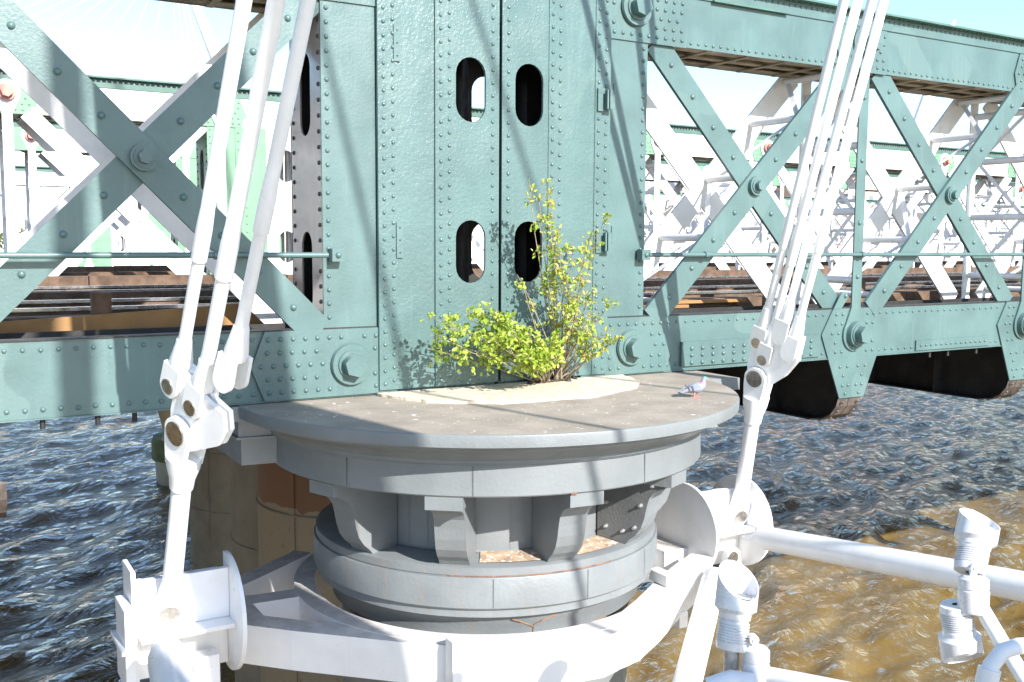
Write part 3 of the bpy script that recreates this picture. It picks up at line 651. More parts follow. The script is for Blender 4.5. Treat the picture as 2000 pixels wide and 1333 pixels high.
for (u, v, y, s, k) in [(1035, 348, -.5, .05, 9), (1068, 350, -.5, .05, 10), (1050, 372, -.5, .06, 8), (1078, 395, -.5, .07, 11), (1085, 455, -.5, .08, 12), (1095, 495, -.55, .10, 14), (1120, 475, -.5, .07, 8), (1165, 428, -.45, .06, 8), (1182, 425, -.45, .04, 6), (1145, 480, -.5, .07, 8),
                     (1070, 540, -.5, .11, 12), (1110, 545, -.55, .12, 16), (1140, 530, -.5, .09, 10), (1160, 560, -.5, .09, 9), (1175, 600, -.5, .08, 9), (1195, 590, -.45, .06, 7), (1205, 640, -.5, .08, 10), (1215, 655, -.5, .05, 6),
                     (1150, 620, -.5, .10, 10), (1130, 590, -.55, .10, 9), (1170, 650, -.5, .08, 9), (1195, 668, -.5, .06, 7), (1100, 590, -.5, .08, 7), (1020, 545, -.5, .06, 5), (1012, 535, -.5, .03, 3)]:
    B.append((u, v, y, s, k))
weed('tall_weed', 'tall thin weed with reddish leaf tips growing upright in front of the right post', B, 7, LEAF2, .054, (-1.02, -.14, -1.45))
# ------------------------------------------------------------------ pigeon
def pigeon():
    f = Vector((.90, -.42, 0)).normalized(); s = Vector((0, 0, 1)).cross(f); u = Vector((0, 0, 1)); o = Vector((-.43, -1.625, -1.479))
    t = thing('pigeon', 'grey pigeon with pink and green neck standing on the right of the pier cap', 'pigeon', tuple(o))
    W_ = lambda a, b, c_: (lambda c: o + (f * a + s * b + u * c) * .95)(c_ - .028 if c_ >= .06 else c_ * .53)
    secs = [(-.165, .078, .012, .006), (-.13, .085, .022, .010), (-.09, .098, .032, .022), (-.05, .112, .046, .040), (-.01, .122, .054, .052), (.03, .130, .055, .056), (.06, .140, .049, .053), (.082, .160, .038, .042), (.090, .183, .029, .031), (.093, .203, .023, .024), (.098, .219, .022, .022), (.108, .229, .021, .020), (.120, .228, .015, .014), (.130, .222, .007, .007), (.140, .216, .004, .004), (.147, .209, .002, .002)]
    mb = MB(); n = 14; vs = []
    for i, (a, c, rs, rv) in enumerate(secs):
        p0 = secs[max(i - 1, 0)]; p1 = secs[min(i + 1, len(secs) - 1)]; d = Vector((p1[0] - p0[0], 0, p1[1] - p0[1])).normalized(); nv = Vector((-d.z, 0, d.x))
        for j in range(n):
            q = 2 * math.pi * j / n; off = nv * math.cos(q) * rv; vs.append(W_(a + off.x, math.sin(q) * rs, c + off.z))
    fs = [(i * n + j, i * n + (j + 1) % n, (i + 1) * n + (j + 1) % n, (i + 1) * n + j) for i in range(len(secs) - 1) for j in range(n)]
    mb.add(vs, fs, 0, True); mb.add(vs[:n], [tuple(range(n))[::-1]]); mb.add(vs[-n:], [tuple(range(n))])
    for k_, i in enumerate(range(0)): pass
    # patch colours by region
    for q, fc in enumerate(mb.f):
        c = sum((Vector(mb.v[i]) for i in fc), Vector()) / len(fc) - o; a, h = c.dot(f), c.z
        mb.m[q] = 4 if a > .128 else 1 if h > .207 else 2 if h > .178 else 3 if (a > .045 and h > .135) else 5 if a < -.12 else 0
    PG = mat('pale_grey_feather', (.23, .25, .30), .7, var=.08, vscale=40); HD = mat('blue_grey_feather', (.17, .2, .27), .6, var=.1, vscale=40)
    NG = mat('green_sheen_feather', (.12, .33, .3), .4, var=.2, vscale=60); NP = mat('pink_sheen_feather', (.42, .2, .33), .4, var=.15, vscale=60)
    BK = mat('dark_feather', (.07, .07, .09), .7, var=.2, vscale=60); BL = mat('beak_horn', (.45, .42, .4), .5)
    mb.build('body', [PG, HD, NG, NP, BL, BK], t)
    for sg in (-1, 1):
        wv = []; out = [(.055, .15), (.03, .172), (-.02, .168), (-.08, .135), (-.15, .098), (-.175, .088), (-.14, .078), (-.07, .085), (-.01, .092), (.04, .115)]
        m = MB()
        inner = [W_(a, sg * .036 * (1 - max(0, -a) * 3.2), c) for a, c in out]; outer = [W_(a * .96, sg * (.058 * (1 - max(0, -a) * 3.4) + .004), .6 * c + .4 * .125 if a > -.1 else c) for a, c in out]
        k = len(out); m.add(inner + outer, [tuple(range(k)), tuple(range(k, 2 * k))[::-1]] + [(i, (i + 1) % k, k + (i + 1) % k, k + i) for i in range(k)], 0, False)
        wg = m.build('wing', [PG], t)
        for a0, a1 in ((-.035, -.05), (-.075, -.088)):
            b = MB(); yo = lambda a: sg * (.060 * (1 - max(0, -a) * 3.3) + .004)
            b.add([W_(a0, yo(a0), .152), W_(a1, yo(a1), .148), W_(a1 + .02, yo(a1 + .02), .095), W_(a0 + .028, yo(a0 + .028), .088), W_(a0, yo(a0) * .9, .152), W_(a1, yo(a1) * .9, .148), W_(a1 + .02, yo(a1 + .02) * .9, .095), W_(a0 + .028, yo(a0 + .028) * .9, .088)],
                  [(0, 1, 2, 3), (7, 6, 5, 4), (0, 4, 5, 1), (1, 5, 6, 2), (2, 6, 7, 3), (3, 7, 4, 0)]); b.build('wing_bar', BK, wg)
        lg = MB(); x = .015 + .02 * sg; lg.tube([W_(x, sg * .02, .085), W_(x - .004, sg * .022, .03), W_(x + .004, sg * .022, .006)], [.009, .005, .004], n=8)
        for an in (-.5, 0, .5, math.pi): lg.tube([W_(x + .004, sg * .022, .006), W_(x + .004 + .022 * math.cos(an), sg * .022 + .022 * math.sin(an), .004), W_(x + .004 + .034 * math.cos(an), sg * .022 + .034 * math.sin(an), .002)], [.004, .003, .0015], n=6)
        lg.build('leg', mat('coral_skin', (.6, .2, .17), .6), t)
        e = MB(); e.dome(W_(.112, sg * .0195, .233), (s * sg), .0045); e.build('eye', BK, t)
pigeon()
# ------------------------------------------------------------------ suspension rods of the footbridge
def rod_group(label, pin3, big, bign, rods_, platepts, thick, bigr, APEX):
    t = thing('suspension_rods', label, 'suspension rods', tuple(pin3), 'white suspension rod groups of the footbridge')
    node = Vector(pin3); big = Vector(big); ax = (big - node).normalized(); L = (big - node).length
    nn = Vector((*bign, 0)); nn = (nn - ax * nn.dot(ax)).normalized(); sd = ax.cross(nn).normalized()      # sd x? : in-plane sideways
    if sd.dot(RT) < 0: sd = -sd
    def inplane(q, org, off, n_, a_, s_, th, m=None):
        """polygon q=(sideways, along) centred on the plane with normal n_"""
        m = m or MB(); c = Vector(org) + n_ * off
        if s_.cross(a_).dot(n_) > 0: m.plate(q, [], c + n_ * th / 2, s_, a_, th)
        else: m.plate([(-p[0], p[1]) for p in q][::-1], [], c + n_ * th / 2, -s_, a_, th)
        return m
    # lower eye on the node faces the camera side
    nf = Vector((-.12, -1, 0)); nf = (nf - ax * nf.dot(ax)).normalized(); sf = ax.cross(nf).normalized()
    q = [(.125 * math.cos(R_(a)), .125 * math.sin(R_(a))) for a in range(180, 361, 12)] + [(.12, .08), (.062, .40), (-.062, .40), (-.12, .08)]
    inplane(q, node, 0, nf, ax, sf, .085).build('lower_eye', WHITE, t, bevel=.008)
    m = MB(); m.cyl(node + nf * .043, node + nf * .055, .085, n=28); m.build('pin', STEEL, t)
    m = MB(); m.tube([node + ax * .26, node + ax * .38, node + ax * .47, node + ax * (L - .44)], [.05, .082, thick, thick * .95], n=24)
    m.tube([node + ax * (L - .56), node + ax * (L - .555), node + ax * (L - .46), node + ax * (L - .34), node + ax * (L - .24)], [thick * .95, thick * 1.15, thick * 1.25, thick * 1.62, thick * 1.75], n=24); m.build('lower_rod', WHITE, t, autosm=True)
    for sg in (1, -1):
        q = [(.13 * bigr * math.cos(R_(a)), .13 * bigr * math.sin(R_(a))) for a in range(0, 181, 12)] + [(-.125 * bigr, -.10), (-.09, -.32), (.09, -.32), (.125 * bigr, -.10)]
        inplane(q, big, .082 * sg, nn, ax, sd, .045).build('fork_cheek', WHITE, t, bevel=.008)
    m = MB(); m.cyl(big + nn * .105, big + nn * .118, .098 * bigr, n=30); m.build('pin', STEEL, t)
    for off in (.030, -.030): inplane(platepts, big, off, nn, ax, sd, .035).build('gathering_plate', WHITE, t, bevel=.008)
    for (pu, pv, po, tu, tv, ty, rr, sl_, vis) in rods_:
        r = FW + RT * (pu - 1000) / FPX + UP * (666.5 - pv) / FPX; C0 = Vector((CAMX, CAMY, 0)); k = (big + nn * po - C0).dot(nn) / r.dot(nn); p = C0 + r * k
        q = aty(tu, tv, ty); d = (q - p).normalized(); far_ = p + d * ((12.2 + p.y) / -d.y)
        n2 = (nn - d * nn.dot(d)).normalized(); s2 = d.cross(n2).normalized()
        m = MB(); m.tube([p + d * .40, p + d * .50, p + d * 1.12, p + d * 1.125, p + d * 1.38, p + d * 1.52, p + d * 1.525, far_], [rr, rr * .92, rr * .92, rr * 1.12, rr * 1.12, rr * .98, rr * .96, rr * .96], n=20)
        rod = m.build('rod', WHITE, t, autosm=True)
        m = MB(); m.tube([p + d * .16, p + d * .22, p + d * .36, p + d * .415, p + d * .42], [.080 * sl_, .086 * sl_, .064 * sl_, rr * 1.12, rr * .8], n=24); m.build('socket', WHITE, rod, autosm=True)
        for sg in (1, -1):
            qq = [(.095 * sl_ * math.cos(R_(a)), .095 * sl_ * math.sin(R_(a))) for a in range(180, 361, 12)] + [(.088 * sl_, .19), (-.088 * sl_, .19)]
            inplane(qq, p, .068 * sg, n2, d, s2, .032).build('cheek', WHITE, rod, bevel=.005)
        if vis: m = MB(); m.cyl(p + n2 * .084, p + n2 * .095, .062 * sl_, n=26); m.build('pin', STEEL, rod)
rod_group('four white rods meeting at a fork, in front of the right span', (1.15, -.62, -3.11), aty(1484, 735, -1.10), (-.93, -.30),
   [(1486, 665, .0, 1650, 0, -2.684, .046, .9, True), (1497, 699, .0, 1677, 0, -2.735, .046, .9, True), (1528, 655, .0, 1705, 0, -2.675, .046, .9, False), (1546, 688, .0, 1728, 0, -2.70, .046, .9, False)],
   [(-.11, -.10), (-.02, -.14), (.09, -.12), (.30, .10), (.42, .32), (.40, .46), (.1, .52), (-.10, .46), (-.14, .12)], .082, .95, None)
rod_group('three white rods meeting at a fork, in front of the left span', (-5.18, -.48, -3.11), aty(366, 838, -1.30), (-.89, -.46),
   [(347, 748, .0, 478, 0, -2.95, .050, 1.0, True), (390, 790, .0, 541, 0, -3.1, .056, 1.0, True), (452, 738, .0, 603, 0, -3.0, .050, 1.0, False)],
   [(-.13, -.08), (.0, -.16), (.12, -.12), (.40, .10), (.46, .26), (.42, .40), (.22, .42), (.02, .50), (-.10, .50), (-.15, .12)], .080, 1.0, None)
# ------------------------------------------------------------------ outrigger frame round the pier
fr = thing('outrigger_frame', 'white steel ring frame round the pier with a spool-shaped node at either side', 'steel frame', (-2.2, -1, -3.5))
ZF1, ZF0 = -3.40, -3.76
outer = [(-4.62, -.27), (-4.2, -.72), (-3.96, -.95), (-3.7, -1.2), (-3.41, -1.48), (-3.1, -1.74), (-2.67, -2.03), (-2.3, -2.16), (-1.89, -2.21), (-1.4, -2.08), (-.95, -1.82), (-.35, -1.42), (.1, -1.16), (.46, -.97)]
def box_beam(name, pts, wd, z1=ZF1, z0=ZF0, side=1):
    """a box beam following pts (plan), wd wide towards side; dirty upper face"""
    mb = MB(); A = [Vector((x, y, 0)) for x, y in pts]; Bp = []
    for i, p in enumerate(A):
        d = (A[min(i + 1, len(A) - 1)] - A[max(i - 1, 0)]).normalized(); Bp.append(p + Vector((-d.y, d.x, 0)) * wd * side)
    k = len(A); v = []
    for z in (z0, z1):
        v += [(p.x, p.y, z) for p in A]; v += [(p.x, p.y, z) for p in Bp]
    o = lambda lvl, s_, i: lvl * 2 * k + s_ * k + i
    mb.add(v, [], 0)
    for i in range(k - 1):
        mb.f.append((o(1, 0, i), o(1, 0, i + 1), o(1, 1, i + 1), o(1, 1, i))); mb.m.append(1); mb.sm.append(False)
        for f_ in ((o(0, 0, i), o(0, 0, i + 1), o(1, 0, i + 1), o(1, 0, i)), (o(0, 1, i + 1), o(0, 1, i), o(1, 1, i), o(1, 1, i + 1)), (o(0, 0, i + 1), o(0, 0, i), o(0, 1, i), o(0, 1, i + 1))):
            mb.f.append(f_); mb.m.append(0); mb.sm.append(False)
    for i in (0, k - 1): mb.f.append((o(0, 0, i), o(0, 1, i), o(1, 1, i), o(1, 0, i))); mb.m.append(0); mb.sm.append(False)
    return mb.build(name, [WHITE, WDIRT], fr)
box_beam('front_beam', outer, .25)
mb = MB(); mb.rev([(1.97, ZF0 + .02), (1.97, ZF1 + .004), (1.77, ZF1 + .004), (1.77, ZF0 + .02), (1.97, ZF0 + .02)], PX, PY, -12, 300, n=90, smooth=False)
for q in range(90, 180): mb.m[q] = 1
mb.build('ring', [WHITE, WDIRT], fr)
MX = -4.17
for sd, dy in ((1, 0), (-1, -.3)):
    g = lambda pts: [(x if sd > 0 else MX - x, y + dy) for x, y in pts]
    box_beam('back_arm', g([(-4.62, .42), (-4.21, .69), (-3.80, .98), (-3.3, 1.34)]), .22, ZF1 - .004, ZF0 + .03, sd)
    box_beam('node_strip', g([(-4.63, -.25), (-4.63, .55)]), .33, ZF1 - .008, ZF0 + .01, -sd)
    box_beam('brace', g([(-4.34, .12), (-3.80, .08)]), .24, ZF1 - .006, ZF0 + .05, sd)
mb = MB(); mb.box(-3.20, -3.10, -1.88, -1.74, ZF0 - .06, ZF1 + .10); mb.build('lug_plate', WHITE, fr, bevel=.006)
mb = MB(); mb.box(-.62, -.50, -1.50, -1.22, ZF1 + .006, ZF1 + .12); mb.build('lug_plate', WHITE, fr, bevel=.006)
mb = MB(); mb.box(-.40, -.29, -1.45, -1.36, ZF0 - .12, ZF0 + .04); mb.build('lug_plate', WHITE, fr, bevel=.006)
def node_spool(x0, x1, cy, cz, r):
    for i, x in enumerate((x0, x1)):
        m = MB(); q = [(cy + r * math.cos(R_(a)), cz + r * math.sin(R_(a))) for a in range(0, 360, 5)]
        if -5 < x < 0: q = [p for p in q if p[0] < cy + .12]
        if x < -5: q = [(cy - .16, cz - .62), (cy + .3, cz - .62), (cy + .3, cz + .5), (cy - .10, cz + .5)]
        m.plate(q, [], (x + .018, 0, 0), (0, 1, 0), ZA, .036); m.build('end_disc', WHITE, fr)
    m = MB(); m.box(x0 + .02, x1 - .02, cy - .10, cy - .04, cz - .02, cz + r * .80); m.build('node_web', WHITE, fr, bevel=.004)
    m = MB(); m.box(x0 + .02, x1 - .02, cy - .30, cy + .3, cz - .06, cz - .022); m.build('shelf', WHITE, fr, bevel=.004)
    m = MB(); m.box(x0 + .02, x1 - .02, cy - .02, cy + .02, cz - r * .9, cz - .062); m.build('node_web', WHITE, fr, bevel=.004)
    m = MB(); m.box(x0 + .02, x1 - .02, cy + .26, cy + .30, cz - .019, cz + r * .6); m.build('rear_web', WHITE, fr, bevel=.004)
    m = MB(); m.box(x0 + .021, x0 + .14, cy - .039, cy + .259, cz + .25, cz + .27); m.build('stiffener', WHITE, fr)
node_spool(-5.46, -4.65, -.36, -3.24, .52)
mb = MB(); mb.box(-5.56, -5.48, -.60, -.15, -3.70, -3.02); mb.build('side_bracket', WHITE, fr, bevel=.004)
mb = MB(); mb.box(-5.60, -5.481, -.66, -.1, -3.37, -3.33); mb.build('side_flange', WHITE, fr, bevel=.004)
mb = MB(); mb.box(-5.02, -4.80, -.62, -.45, -3.80, -3.52); mb.build('pad_block', WHITE, fr, bevel=.01)
node_spool(.47, 1.28, -.50, -3.21, .53)
mb = MB(); mb.plate([(.12 * math.cos(R_(a)), .12 * math.sin(R_(a))) for a in range(0, 181, 15)] + [(-.16, -.35), (.16, -.35)], [], (1.01, -.70, -3.57), XA, ZA, .05); mb.cyl((1.01, -.701, -3.57), (1.01, -.712, -3.57), .075, n=22, m=1); mb.build('lower_eye', [WHITE, STEEL], fr)
def strut_tube(label, p0, p1, r, tongue=True):
    t = thing('strut_tube', label, 'steel tube', tuple(p0), 'white tubular struts of the footbridge'); p0 = Vector(p0); p1 = Vector(p1); d = (p1 - p0).normalized()
    m = MB(); m.tube([p0 + d * .05, p0 + d * .2, p1], [r * .8, r, r], n=28); m.build('tube', WHITE, t, autosm=True)
    m = MB(); m.bar(p0 - d * .12, p0 + d * .22, r * 1.5, .03, (0, 0, 1)); m.build('tongue_plate', WHITE, t)
p0 = at(1478, 1048, 10.9); strut_tube('long white tube running from the right node out of the picture to the right', p0, p0 + (at(2000, 1146, 8.4) - p0) * 1.35, .128)
p0 = at(1398, 1120, 10.6); strut_tube('white tube slanting down from the right node to the water', p0, p0 + (at(1340, 1345, 8.6) - p0) * 1.9, .125)
p0 = at(325, 1268, 7.75); strut_tube('thick white tube coming down from the left node at the bottom edge', p0, p0 + (at(352, 1400, 6.6) - p0) * 2.2, .15)
# ------------------------------------------------------------------ floodlights
def flood(label, base, axis, open_dir, L, r, down=False):
    base = Vector(base); a = Vector(axis).normalized(); od = Vector(open_dir); od = (od - a * od.dot(a)).normalized(); sd = a.cross(od)
    t = thing('floodlight', label, 'floodlight', tuple(base), 'white cylindrical floodlights on the footbridge struts')
    m = MB(); z = 0
    prof = [(r * .15, 0), (r * .7, .0), (r * .74, L * .06)]
    for i in range(8): h = L * (.08 + .032 * i); prof += [(r * .76, h), (r * .76, h + L * .012), (r * .66, h + L * .014), (r * .66, h + L * .029)]
    prof += [(r * .76, L * .36), (r * .78, L * .42), (r * .95, L * .46), (r, L * .47), (r, L * .60)]
    n = 36; vs = []
    for rr, h in prof: vs += [base + a * h + (od * math.cos(2 * math.pi * j / n) + sd * math.sin(2 * math.pi * j / n)) * rr for j in range(n)]
    m.add(vs, [(i * n + j, i * n + (j + 1) % n, (i + 1) * n + (j + 1) % n, (i + 1) * n + j) for i in range(len(prof) - 1) for j in range(n)], 0, True)
    m.build('housing', LAMPG, t, autosm=True)
    # slant-cut hood
    m = MB(); vs = []
    for rr, lvl in ((r, 0), (r, 1), (r * .95, 1), (r * .95, 0)):
        for j in range(n):
            th = 2 * math.pi * j / n; top = L * (.80 - .20 * math.cos(th)); h = L * .601 if lvl == 0 else top
            vs.append(base + a * h + (od * math.cos(th) + sd * math.sin(th)) * rr)
    m.add(vs, [(i * n + j, i * n + (j + 1) % n, (i + 1) * n + (j + 1) % n, (i + 1) * n + j) for i in range(3) for j in range(n)], 0, True)
    m.build('hood', LAMPG, t, autosm=True)
    m = MB(); c = base + a * L * .605; m.cyl(c, c + a * .006, r * .72, n=30); m.build('lens', GLASS, t)
    m = MB(); vs = []
    for rr, h in ((r * .945, .004), (r * .945, .012), (r * .74, .012), (r * .74, .004)): vs += [c + a * h + (od * math.cos(2 * math.pi * j / n) + sd * math.sin(2 * math.pi * j / n)) * rr for j in range(n)]
    m.add(vs, [(i * n + j, i * n + (j + 1) % n, (i + 1) * n + (j + 1) % n, (i + 1) * n + j) for i in range(3) for j in range(n)], 0, False)
    for j in range(4): p = c + a * .0125 + (od * math.cos(1.57 * j + .6) + sd * math.sin(1.57 * j + .6)) * r * .84; m.cyl(p, p + a * .004, r * .05, n=8)
    m.build('lens_ring', GALV, t)
    return t
def cyl_joint(label, c, a, r, L, yoke_to, arm=None, arm_r=.03):
    c = Vector(c); a = Vector(a).normalized(); t = thing('lamp_bracket', label, 'lamp bracket', tuple(c), 'lamp brackets on the footbridge')
    m = MB(); m.tube([c - a * L * .5, c - a * L * .45, c + a * L * .10, c + a * L * .12, c + a * L * .16, c + a * L * .18, c + a * L * .42, c + a * L * .5], [r * .93, r, r, r * .92, r * .92, r * .98, r * .96, r * .7], n=28); m.build('canister', LAMPG, t, autosm=True)
    y = Vector(yoke_to); s0 = c + a * L * .48
    m = MB(); m.bar(s0, y, r * .45, r * .22, -FW); e = (y - s0).normalized(); sd = FW.normalized(); m.cyl(y - sd * r * .35, y + sd * r * .35, r * .34, n=20); m.cyl(y - sd * r * .45, y - sd * r * .36, r * .16, n=6); m.build('yoke', LAMPG, t)
    if arm: m = MB(); m.tube(arm, arm_r, n=18); m.build('arm', WHITE, t)
    return t
V = Vector
dF = 5.7
b0 = at(1428, 1268, dF); flood('floodlight pointing up below the right node, nearest to the pier', b0, at(1446, 1110, dF + .05) - b0, RT * .25 - FW, .49, .120)
cyl_joint('silver lamp joint beside the floodlight nearest the pier', at(1476, 1306, dF - .02), UP + RT * .05, .079, .26, at(1472, 1248, dF - .06), arm=[at(1486, 1318, dF), at(1560, 1332, dF - .2), at(1900, 1400, dF - .9)], arm_r=.053)
m = MB(); m.tube([at(1430, 1266, dF + .03), at(1424, 1420, dF + .1)], .044, n=18); tag(m.build('galvanised_post', GALV), 'stained grey galvanised post under the floodlight nearest the pier', 'post')
m = MB(); m.tube([at(1385, 1345, dF - .1), at(1430, 1330, dF - .1), at(1475, 1338, dF - .12)], .062, n=18); tag(m.build('base_pipe', WHITE), 'short white pipe end at the bottom edge below the lowest floodlight', 'pipe')
dG = 5.3
b1 = at(1893, 1118, dG); flood('floodlight pointing up in front of the long tube, upper of the far right pair', b1, at(1922, 975, dG + .16) - b1, RT * -.12 - FW, .385, .108)
b2 = at(1866, 1180, dG); flood('floodlight pointing down over the brown water, lower of the far right pair', b2, at(1885, 1320, dG + .05) - b2, RT * -.1 - FW, .385, .108)
cyl_joint('white lamp joint between the two far right floodlights', at(1902, 1160, dG - .05), UP + RT * .02, .078, .19, at(1902, 1108, dG - .05), arm=[at(1908, 1172, dG - .03), at(1960, 1260, dG - .15), at(2080, 1450, dG - .5)], arm_r=.040)
m = MB(); pts = [at(1922, 1400, 4.4), at(1926, 1345, 4.4), at(1936, 1300, 4.4), at(1958, 1272, 4.42), at(1990, 1262, 4.45), at(2060, 1260, 4.5)]
m.tube(pts, .036, n=18); m.tube([at(1926, 1342, 4.4), at(1933, 1306, 4.4)], .048, n=18); tag(m.build('bent_conduit', WHITE), 'white conduit bending to the right at the lower right corner', 'conduit')
# ------------------------------------------------------------------ footbridge pylon and stays, plus an added shadow pole (beside the camera)
py_ = thing('footbridge_pylon', 'leaning white steel pylon of the footbridge that holds the suspension rods', 'pylon', (-1.96, -8.4, -11))
m = MB(); A = V((-4.85, -12.7, 20.5)); F_ = V((-1.96, -8.4, -11.4)); m.tube([F_, F_.lerp(A, .3), F_.lerp(A, .6), A], [.5, .68, .66, .25], n=32); m.build('mast', WHITE, py_)
for x, y in ((-.06, -10.6), (3.2, -10.7)):
    m = MB(); m.tube([V((x, y, -1.5)), A], .035, n=8); m.build('stay', WHITE, py_)
m = MB(); m.tube([(-4.55, -11.2, -1.7), (-4.55, -11.2, 10)], [.17, .13], n=20); lc = thing('shadow_pole', 'unseen white pole added beside the camera to cast a narrow upright shadow', 'shadow pole', (-4.55, -11.2, -1.7)); m.build('column', WHITE, lc)  # made-up pole out of view, throws the narrow shadow on the left girder
m = MB(); m.tube([(-4.55, -11.2, 10), (-4.4, -11.4, 10.15), (-3.8, -11.9, 10.1)], .1, n=12); m.build('pole_arm', WHITE, lc)
fd = thing('footbridge_deck', 'footbridge deck and handrail that the photograph is taken from', 'footbridge', (0, -12.5, -1.9))
m = MB(); m.box(-60, 60, -15.2, -10.9, -2.0, -1.7); m.build('deck_slab', CONC, fd)
m = MB(); m.box(-60, 60, -14.9, -11.3, -2.5, -2.001); m.build('underside', GALV, fd)
# ------------------------------------------------------------------ downstream footbridge
def far_mast(label, apex, foot, anchors, lab2):
    t = thing('far_pylon', label, 'pylon', tuple(foot), 'pylons of the downstream footbridge'); m = MB(); a = V(apex); f = V(foot)
    m.tube([f, f.lerp(a, .35), f.lerp(a, .7), a], [.3, .5, .42, .12], n=20); m.build('mast', WHITE, t)
    for p in anchors: m = MB(); m.tube([a, p], .032, n=6); m.build('stay', WHITE, t)
far_mast('far white pylon whose rods fan across the sky at upper left', (3.9, 41, 13.8), (14, 41, -11), [V((-30 + 3.4 * i, 41, -1.2)) for i in range(12)] + [V((4 + 1.2 * i, 41, -1.2)) for i in range(4)], '')
far_mast('far leaning white pylon seen through the second panel of the right span', aty(1865, 40, 41), aty(1748, 380, 41), [V((44 + 2.2 * i, 41, -1.2)) for i in range(9)], '')
fb = thing('far_footbridge_deck', 'thin white deck and railing of the downstream footbridge', 'footbridge', (0, 41, -2))
m = MB(); m.box(-60, 110, 40, 43, -1.9, -1.5); m.build('deck', WHITEB, fb)
m = MB()
for z in (-1.2, -.95, -.7, -.45): m.box(-60, 110, 40.2, 40.24, z, z + .05)
x = -60
while x < 110: m.box(x, x + .07, 40.18, 40.26, -1.5, -.35); x += 2
m.build('railing', WHITEB, fb)
# mossy pile cap of the downstream footbridge
pc = thing('pile_cap', 'mossy round concrete base standing in the river behind the left rods', 'concrete base', (3.75, 38.4, -11))
m = MB(); m.rev([(.01, -9.0), (1.82, -9.0), (1.9, -9.2), (1.9, -10.0)], 3.75, 38.4, n=48); m.build('upper_drum', MOSS, pc, autosm=True)
m = MB(); m.rev([(1.82, -10.0), (1.76, -10.2), (1.7, -11.6)], 3.75, 38.4, n=48); m.build('lower_drum', CONC, pc, autosm=True)
bp_ = thing('pylon_foot', 'tan steel foot with bolted flange on the mossy concrete base', 'steel foot', (2.75, 37.6, -9))
m = MB(); m.tube([(2.75, 37.6, -8.98), (2.3, 37.4, -7.5), (1.2, 37.2, -2)], [.42, .36, .34], n=20); m.build('tube', TAN, bp_)
m = MB(); m.cyl((2.75, 37.6, -8.99), (2.75, 37.6, -8.90), .62, n=24)
for a in range(0, 360, 45): m.cyl((2.75 + .52 * math.cos(R_(a)), 37.6 + .52 * math.sin(R_(a)), -8.9), (2.75 + .52 * math.cos(R_(a)), 37.6 + .52 * math.sin(R_(a)), -8.78), .05, n=6)
m.build('flange', TAN, bp_)
# ------------------------------------------------------------------ far bank
emb = MB(); emb.box(-260, 900, 300, 700, -11.4, -5.2); tag(emb.build('far_bank', CONC), kind='structure')
pale = [(.74, .7, .64), (.66, .62, .56), (.78, .76, .74), (.62, .5, .36), (.58, .36, .26)]  # wall colours lightened to stand in for distance haze
PM = [mat('hazed_stone_%s' % n_, c, .85, var=.06, vscale=.05) for n_, c in zip(('cream', 'grey', 'white', 'ochre', 'brick'), pale)]
WINM = mat('window_glass', (.16, .19, .24), .2, var=.2, vscale=.3)
ROOFM = mat('slate_roof', (.25, .26, .28), .7)
def building(label, x, y, wd, dp, h, mi, fl=5, bays=9, roof=True, dome=False):
    t = thing('far_building', label, 'building', (x, y, -5.2), 'buildings on the far bank')
    m = MB(); m.box(x - wd / 2, x + wd / 2, y, y + dp, -5.2, -5.2 + h)
    fh = h / fl
    for i in range(fl): m.box(x - wd / 2 - .3, x + wd / 2 + .3, y - .3, y - .01, -5.2 + fh * (i + 1) - .5, -5.2 + fh * (i + 1))
    m.build('wall', PM[mi], t)
    bw = wd / bays; wn = MB(); wn.box(-bw * .24, bw * .24, -.12, -.02, 0, fh * .5); w0 = None
    for i in range(fl):
        for j in range(bays):
            if w0 is None: w0 = wn.build('window', WINM); w_ = w0
            else: w_ = w0.copy(); COL.objects.link(w_)
            w_.parent = t; w_.location = (-wd / 2 + bw * (j + .5), 0, fh * i + fh * .25)
    if roof:
        r = MB(); z = -5.2 + h; r.add([(x - wd / 2, y, z), (x + wd / 2, y, z), (x + wd / 2, y + dp, z), (x - wd / 2, y + dp, z), (x - wd * .4, y + dp / 2, z + h * .18), (x + wd * .4, y + dp / 2, z + h * .18)], [(0, 1, 5, 4), (1, 2, 5), (2, 3, 4, 5), (3, 0, 4)]); r.build('roof', ROOFM, t)
    if dome: d = MB(); d.rev([(4, -5.2 + h), (4, -5.2 + h + 6), (3.4, -5.2 + h + 9), (1, -5.2 + h + 12), (.1, -5.2 + h + 16)], x, y + dp / 2, n=24); d.build('cupola', PM[2], t)
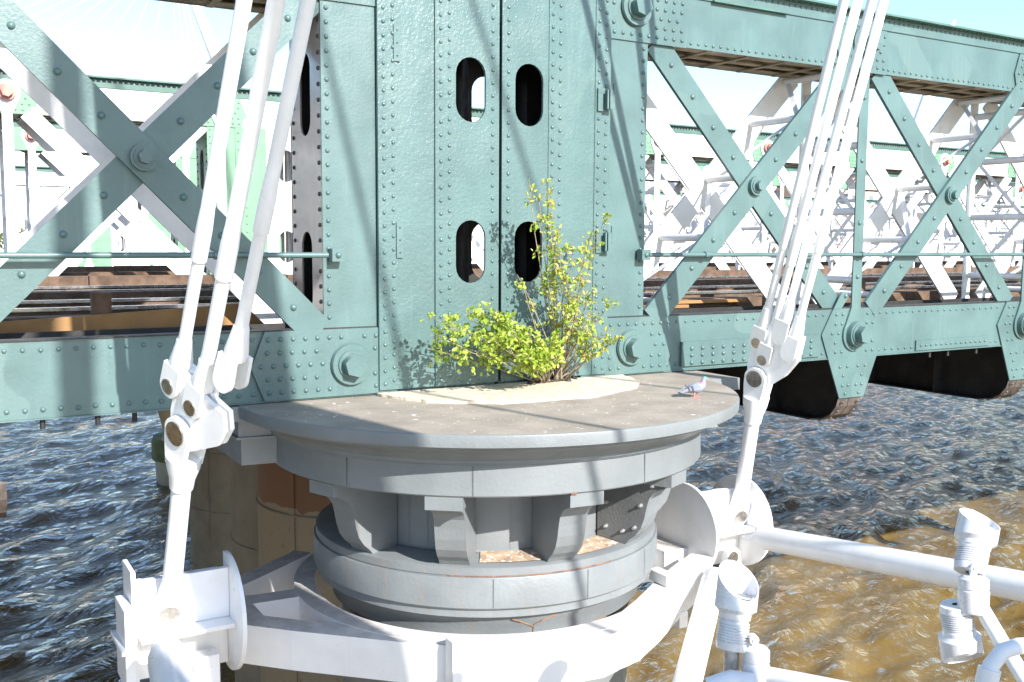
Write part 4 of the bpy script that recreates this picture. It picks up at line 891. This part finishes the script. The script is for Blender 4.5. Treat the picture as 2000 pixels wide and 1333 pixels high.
blds = [(-95, 330, 40, 14, 19, 2, 5, 12, True, False, 'long white office block at the left end of the far bank'), (-52, 330, 36, 16, 15, 0, 4, 11, True, True, 'cream building with a cupola on the far bank'),
        (-8, 340, 46, 16, 22, 1, 6, 12, True, False, 'tall grey stone block on the far bank behind the left span'), (42, 340, 40, 14, 16, 2, 5, 10, False, False, 'flat-roofed white block on the far bank'),
        (120, 330, 60, 18, 24, 0, 6, 14, True, False, 'cream riverside block on the far bank behind the tall posts'), (215, 330, 60, 20, 20, 2, 5, 12, False, False, 'wide white block on the far bank seen through the right span'),
        (300, 330, 50, 20, 30, 3, 7, 10, True, False, 'ochre building on the far bank seen through the right span'), (375, 330, 55, 20, 40, 4, 9, 9, True, False, 'brick building on the far bank at the far right'),
        (460, 320, 60, 20, 52, 1, 11, 10, False, False, 'tall grey tower block at the right end of the far bank')]
for (x, y, wd, dp, h, mi, fl, by, rf, dm, lb) in blds: building(lb, x, y, wd, dp, h, mi, fl, by, rf, dm)
def far_tree(label, x, y, h, r):
    t = thing('far_tree', label, 'tree', (x, y, -5.2), 'trees along the far bank')
    m = MB(); m.tube([(x, y, -5.2), (x, y, -5.2 + h * .5)], [.5, .3], n=8); m.build('trunk', STEM, t)
    m = MB()
    for i in range(420):
        d = V((random.gauss(0, 1), random.gauss(0, 1), random.gauss(0, 1))).normalized() * random.uniform(.45, 1) ** .5; k = 1 + .25 * noise.noise(d * 2 + V((x, 0, 0)))
        c = V((x + d.x * r * k, y + d.y * r * k, -5.2 + h * .62 + d.z * h * .38 * k)); a = V((random.gauss(0, 1), random.gauss(0, 1), random.gauss(0, 1))).normalized(); b = a.orthogonal().normalized(); s = r * .11
        m.add([c - a * s, c + b * s * .6, c + a * s, c - b * s * .6], [(0, 1, 2, 3)])
    m.build('crown', FARLEAF, t)
TL = ['left-most', 'second', 'third', 'fourth', 'fifth', 'sixth', 'seventh', 'eighth']
for i, (x, h) in enumerate(((-66, 9), (-58, 10), (-47, 9), (-36, 8), (-22, 9), (-4, 8), (16, 9), (34, 8))): far_tree('%s of the round trees along the far bank seen through the left span' % TL[i], x, 306, h, 5)
for i, (x, y, h) in enumerate(((64, 150, 12), (118, 180, 10))): far_tree(['dark bushy tree just right of the right green post', 'dark bushy tree seen through the second panel of the right span'][i], x, y, h, 4.5)
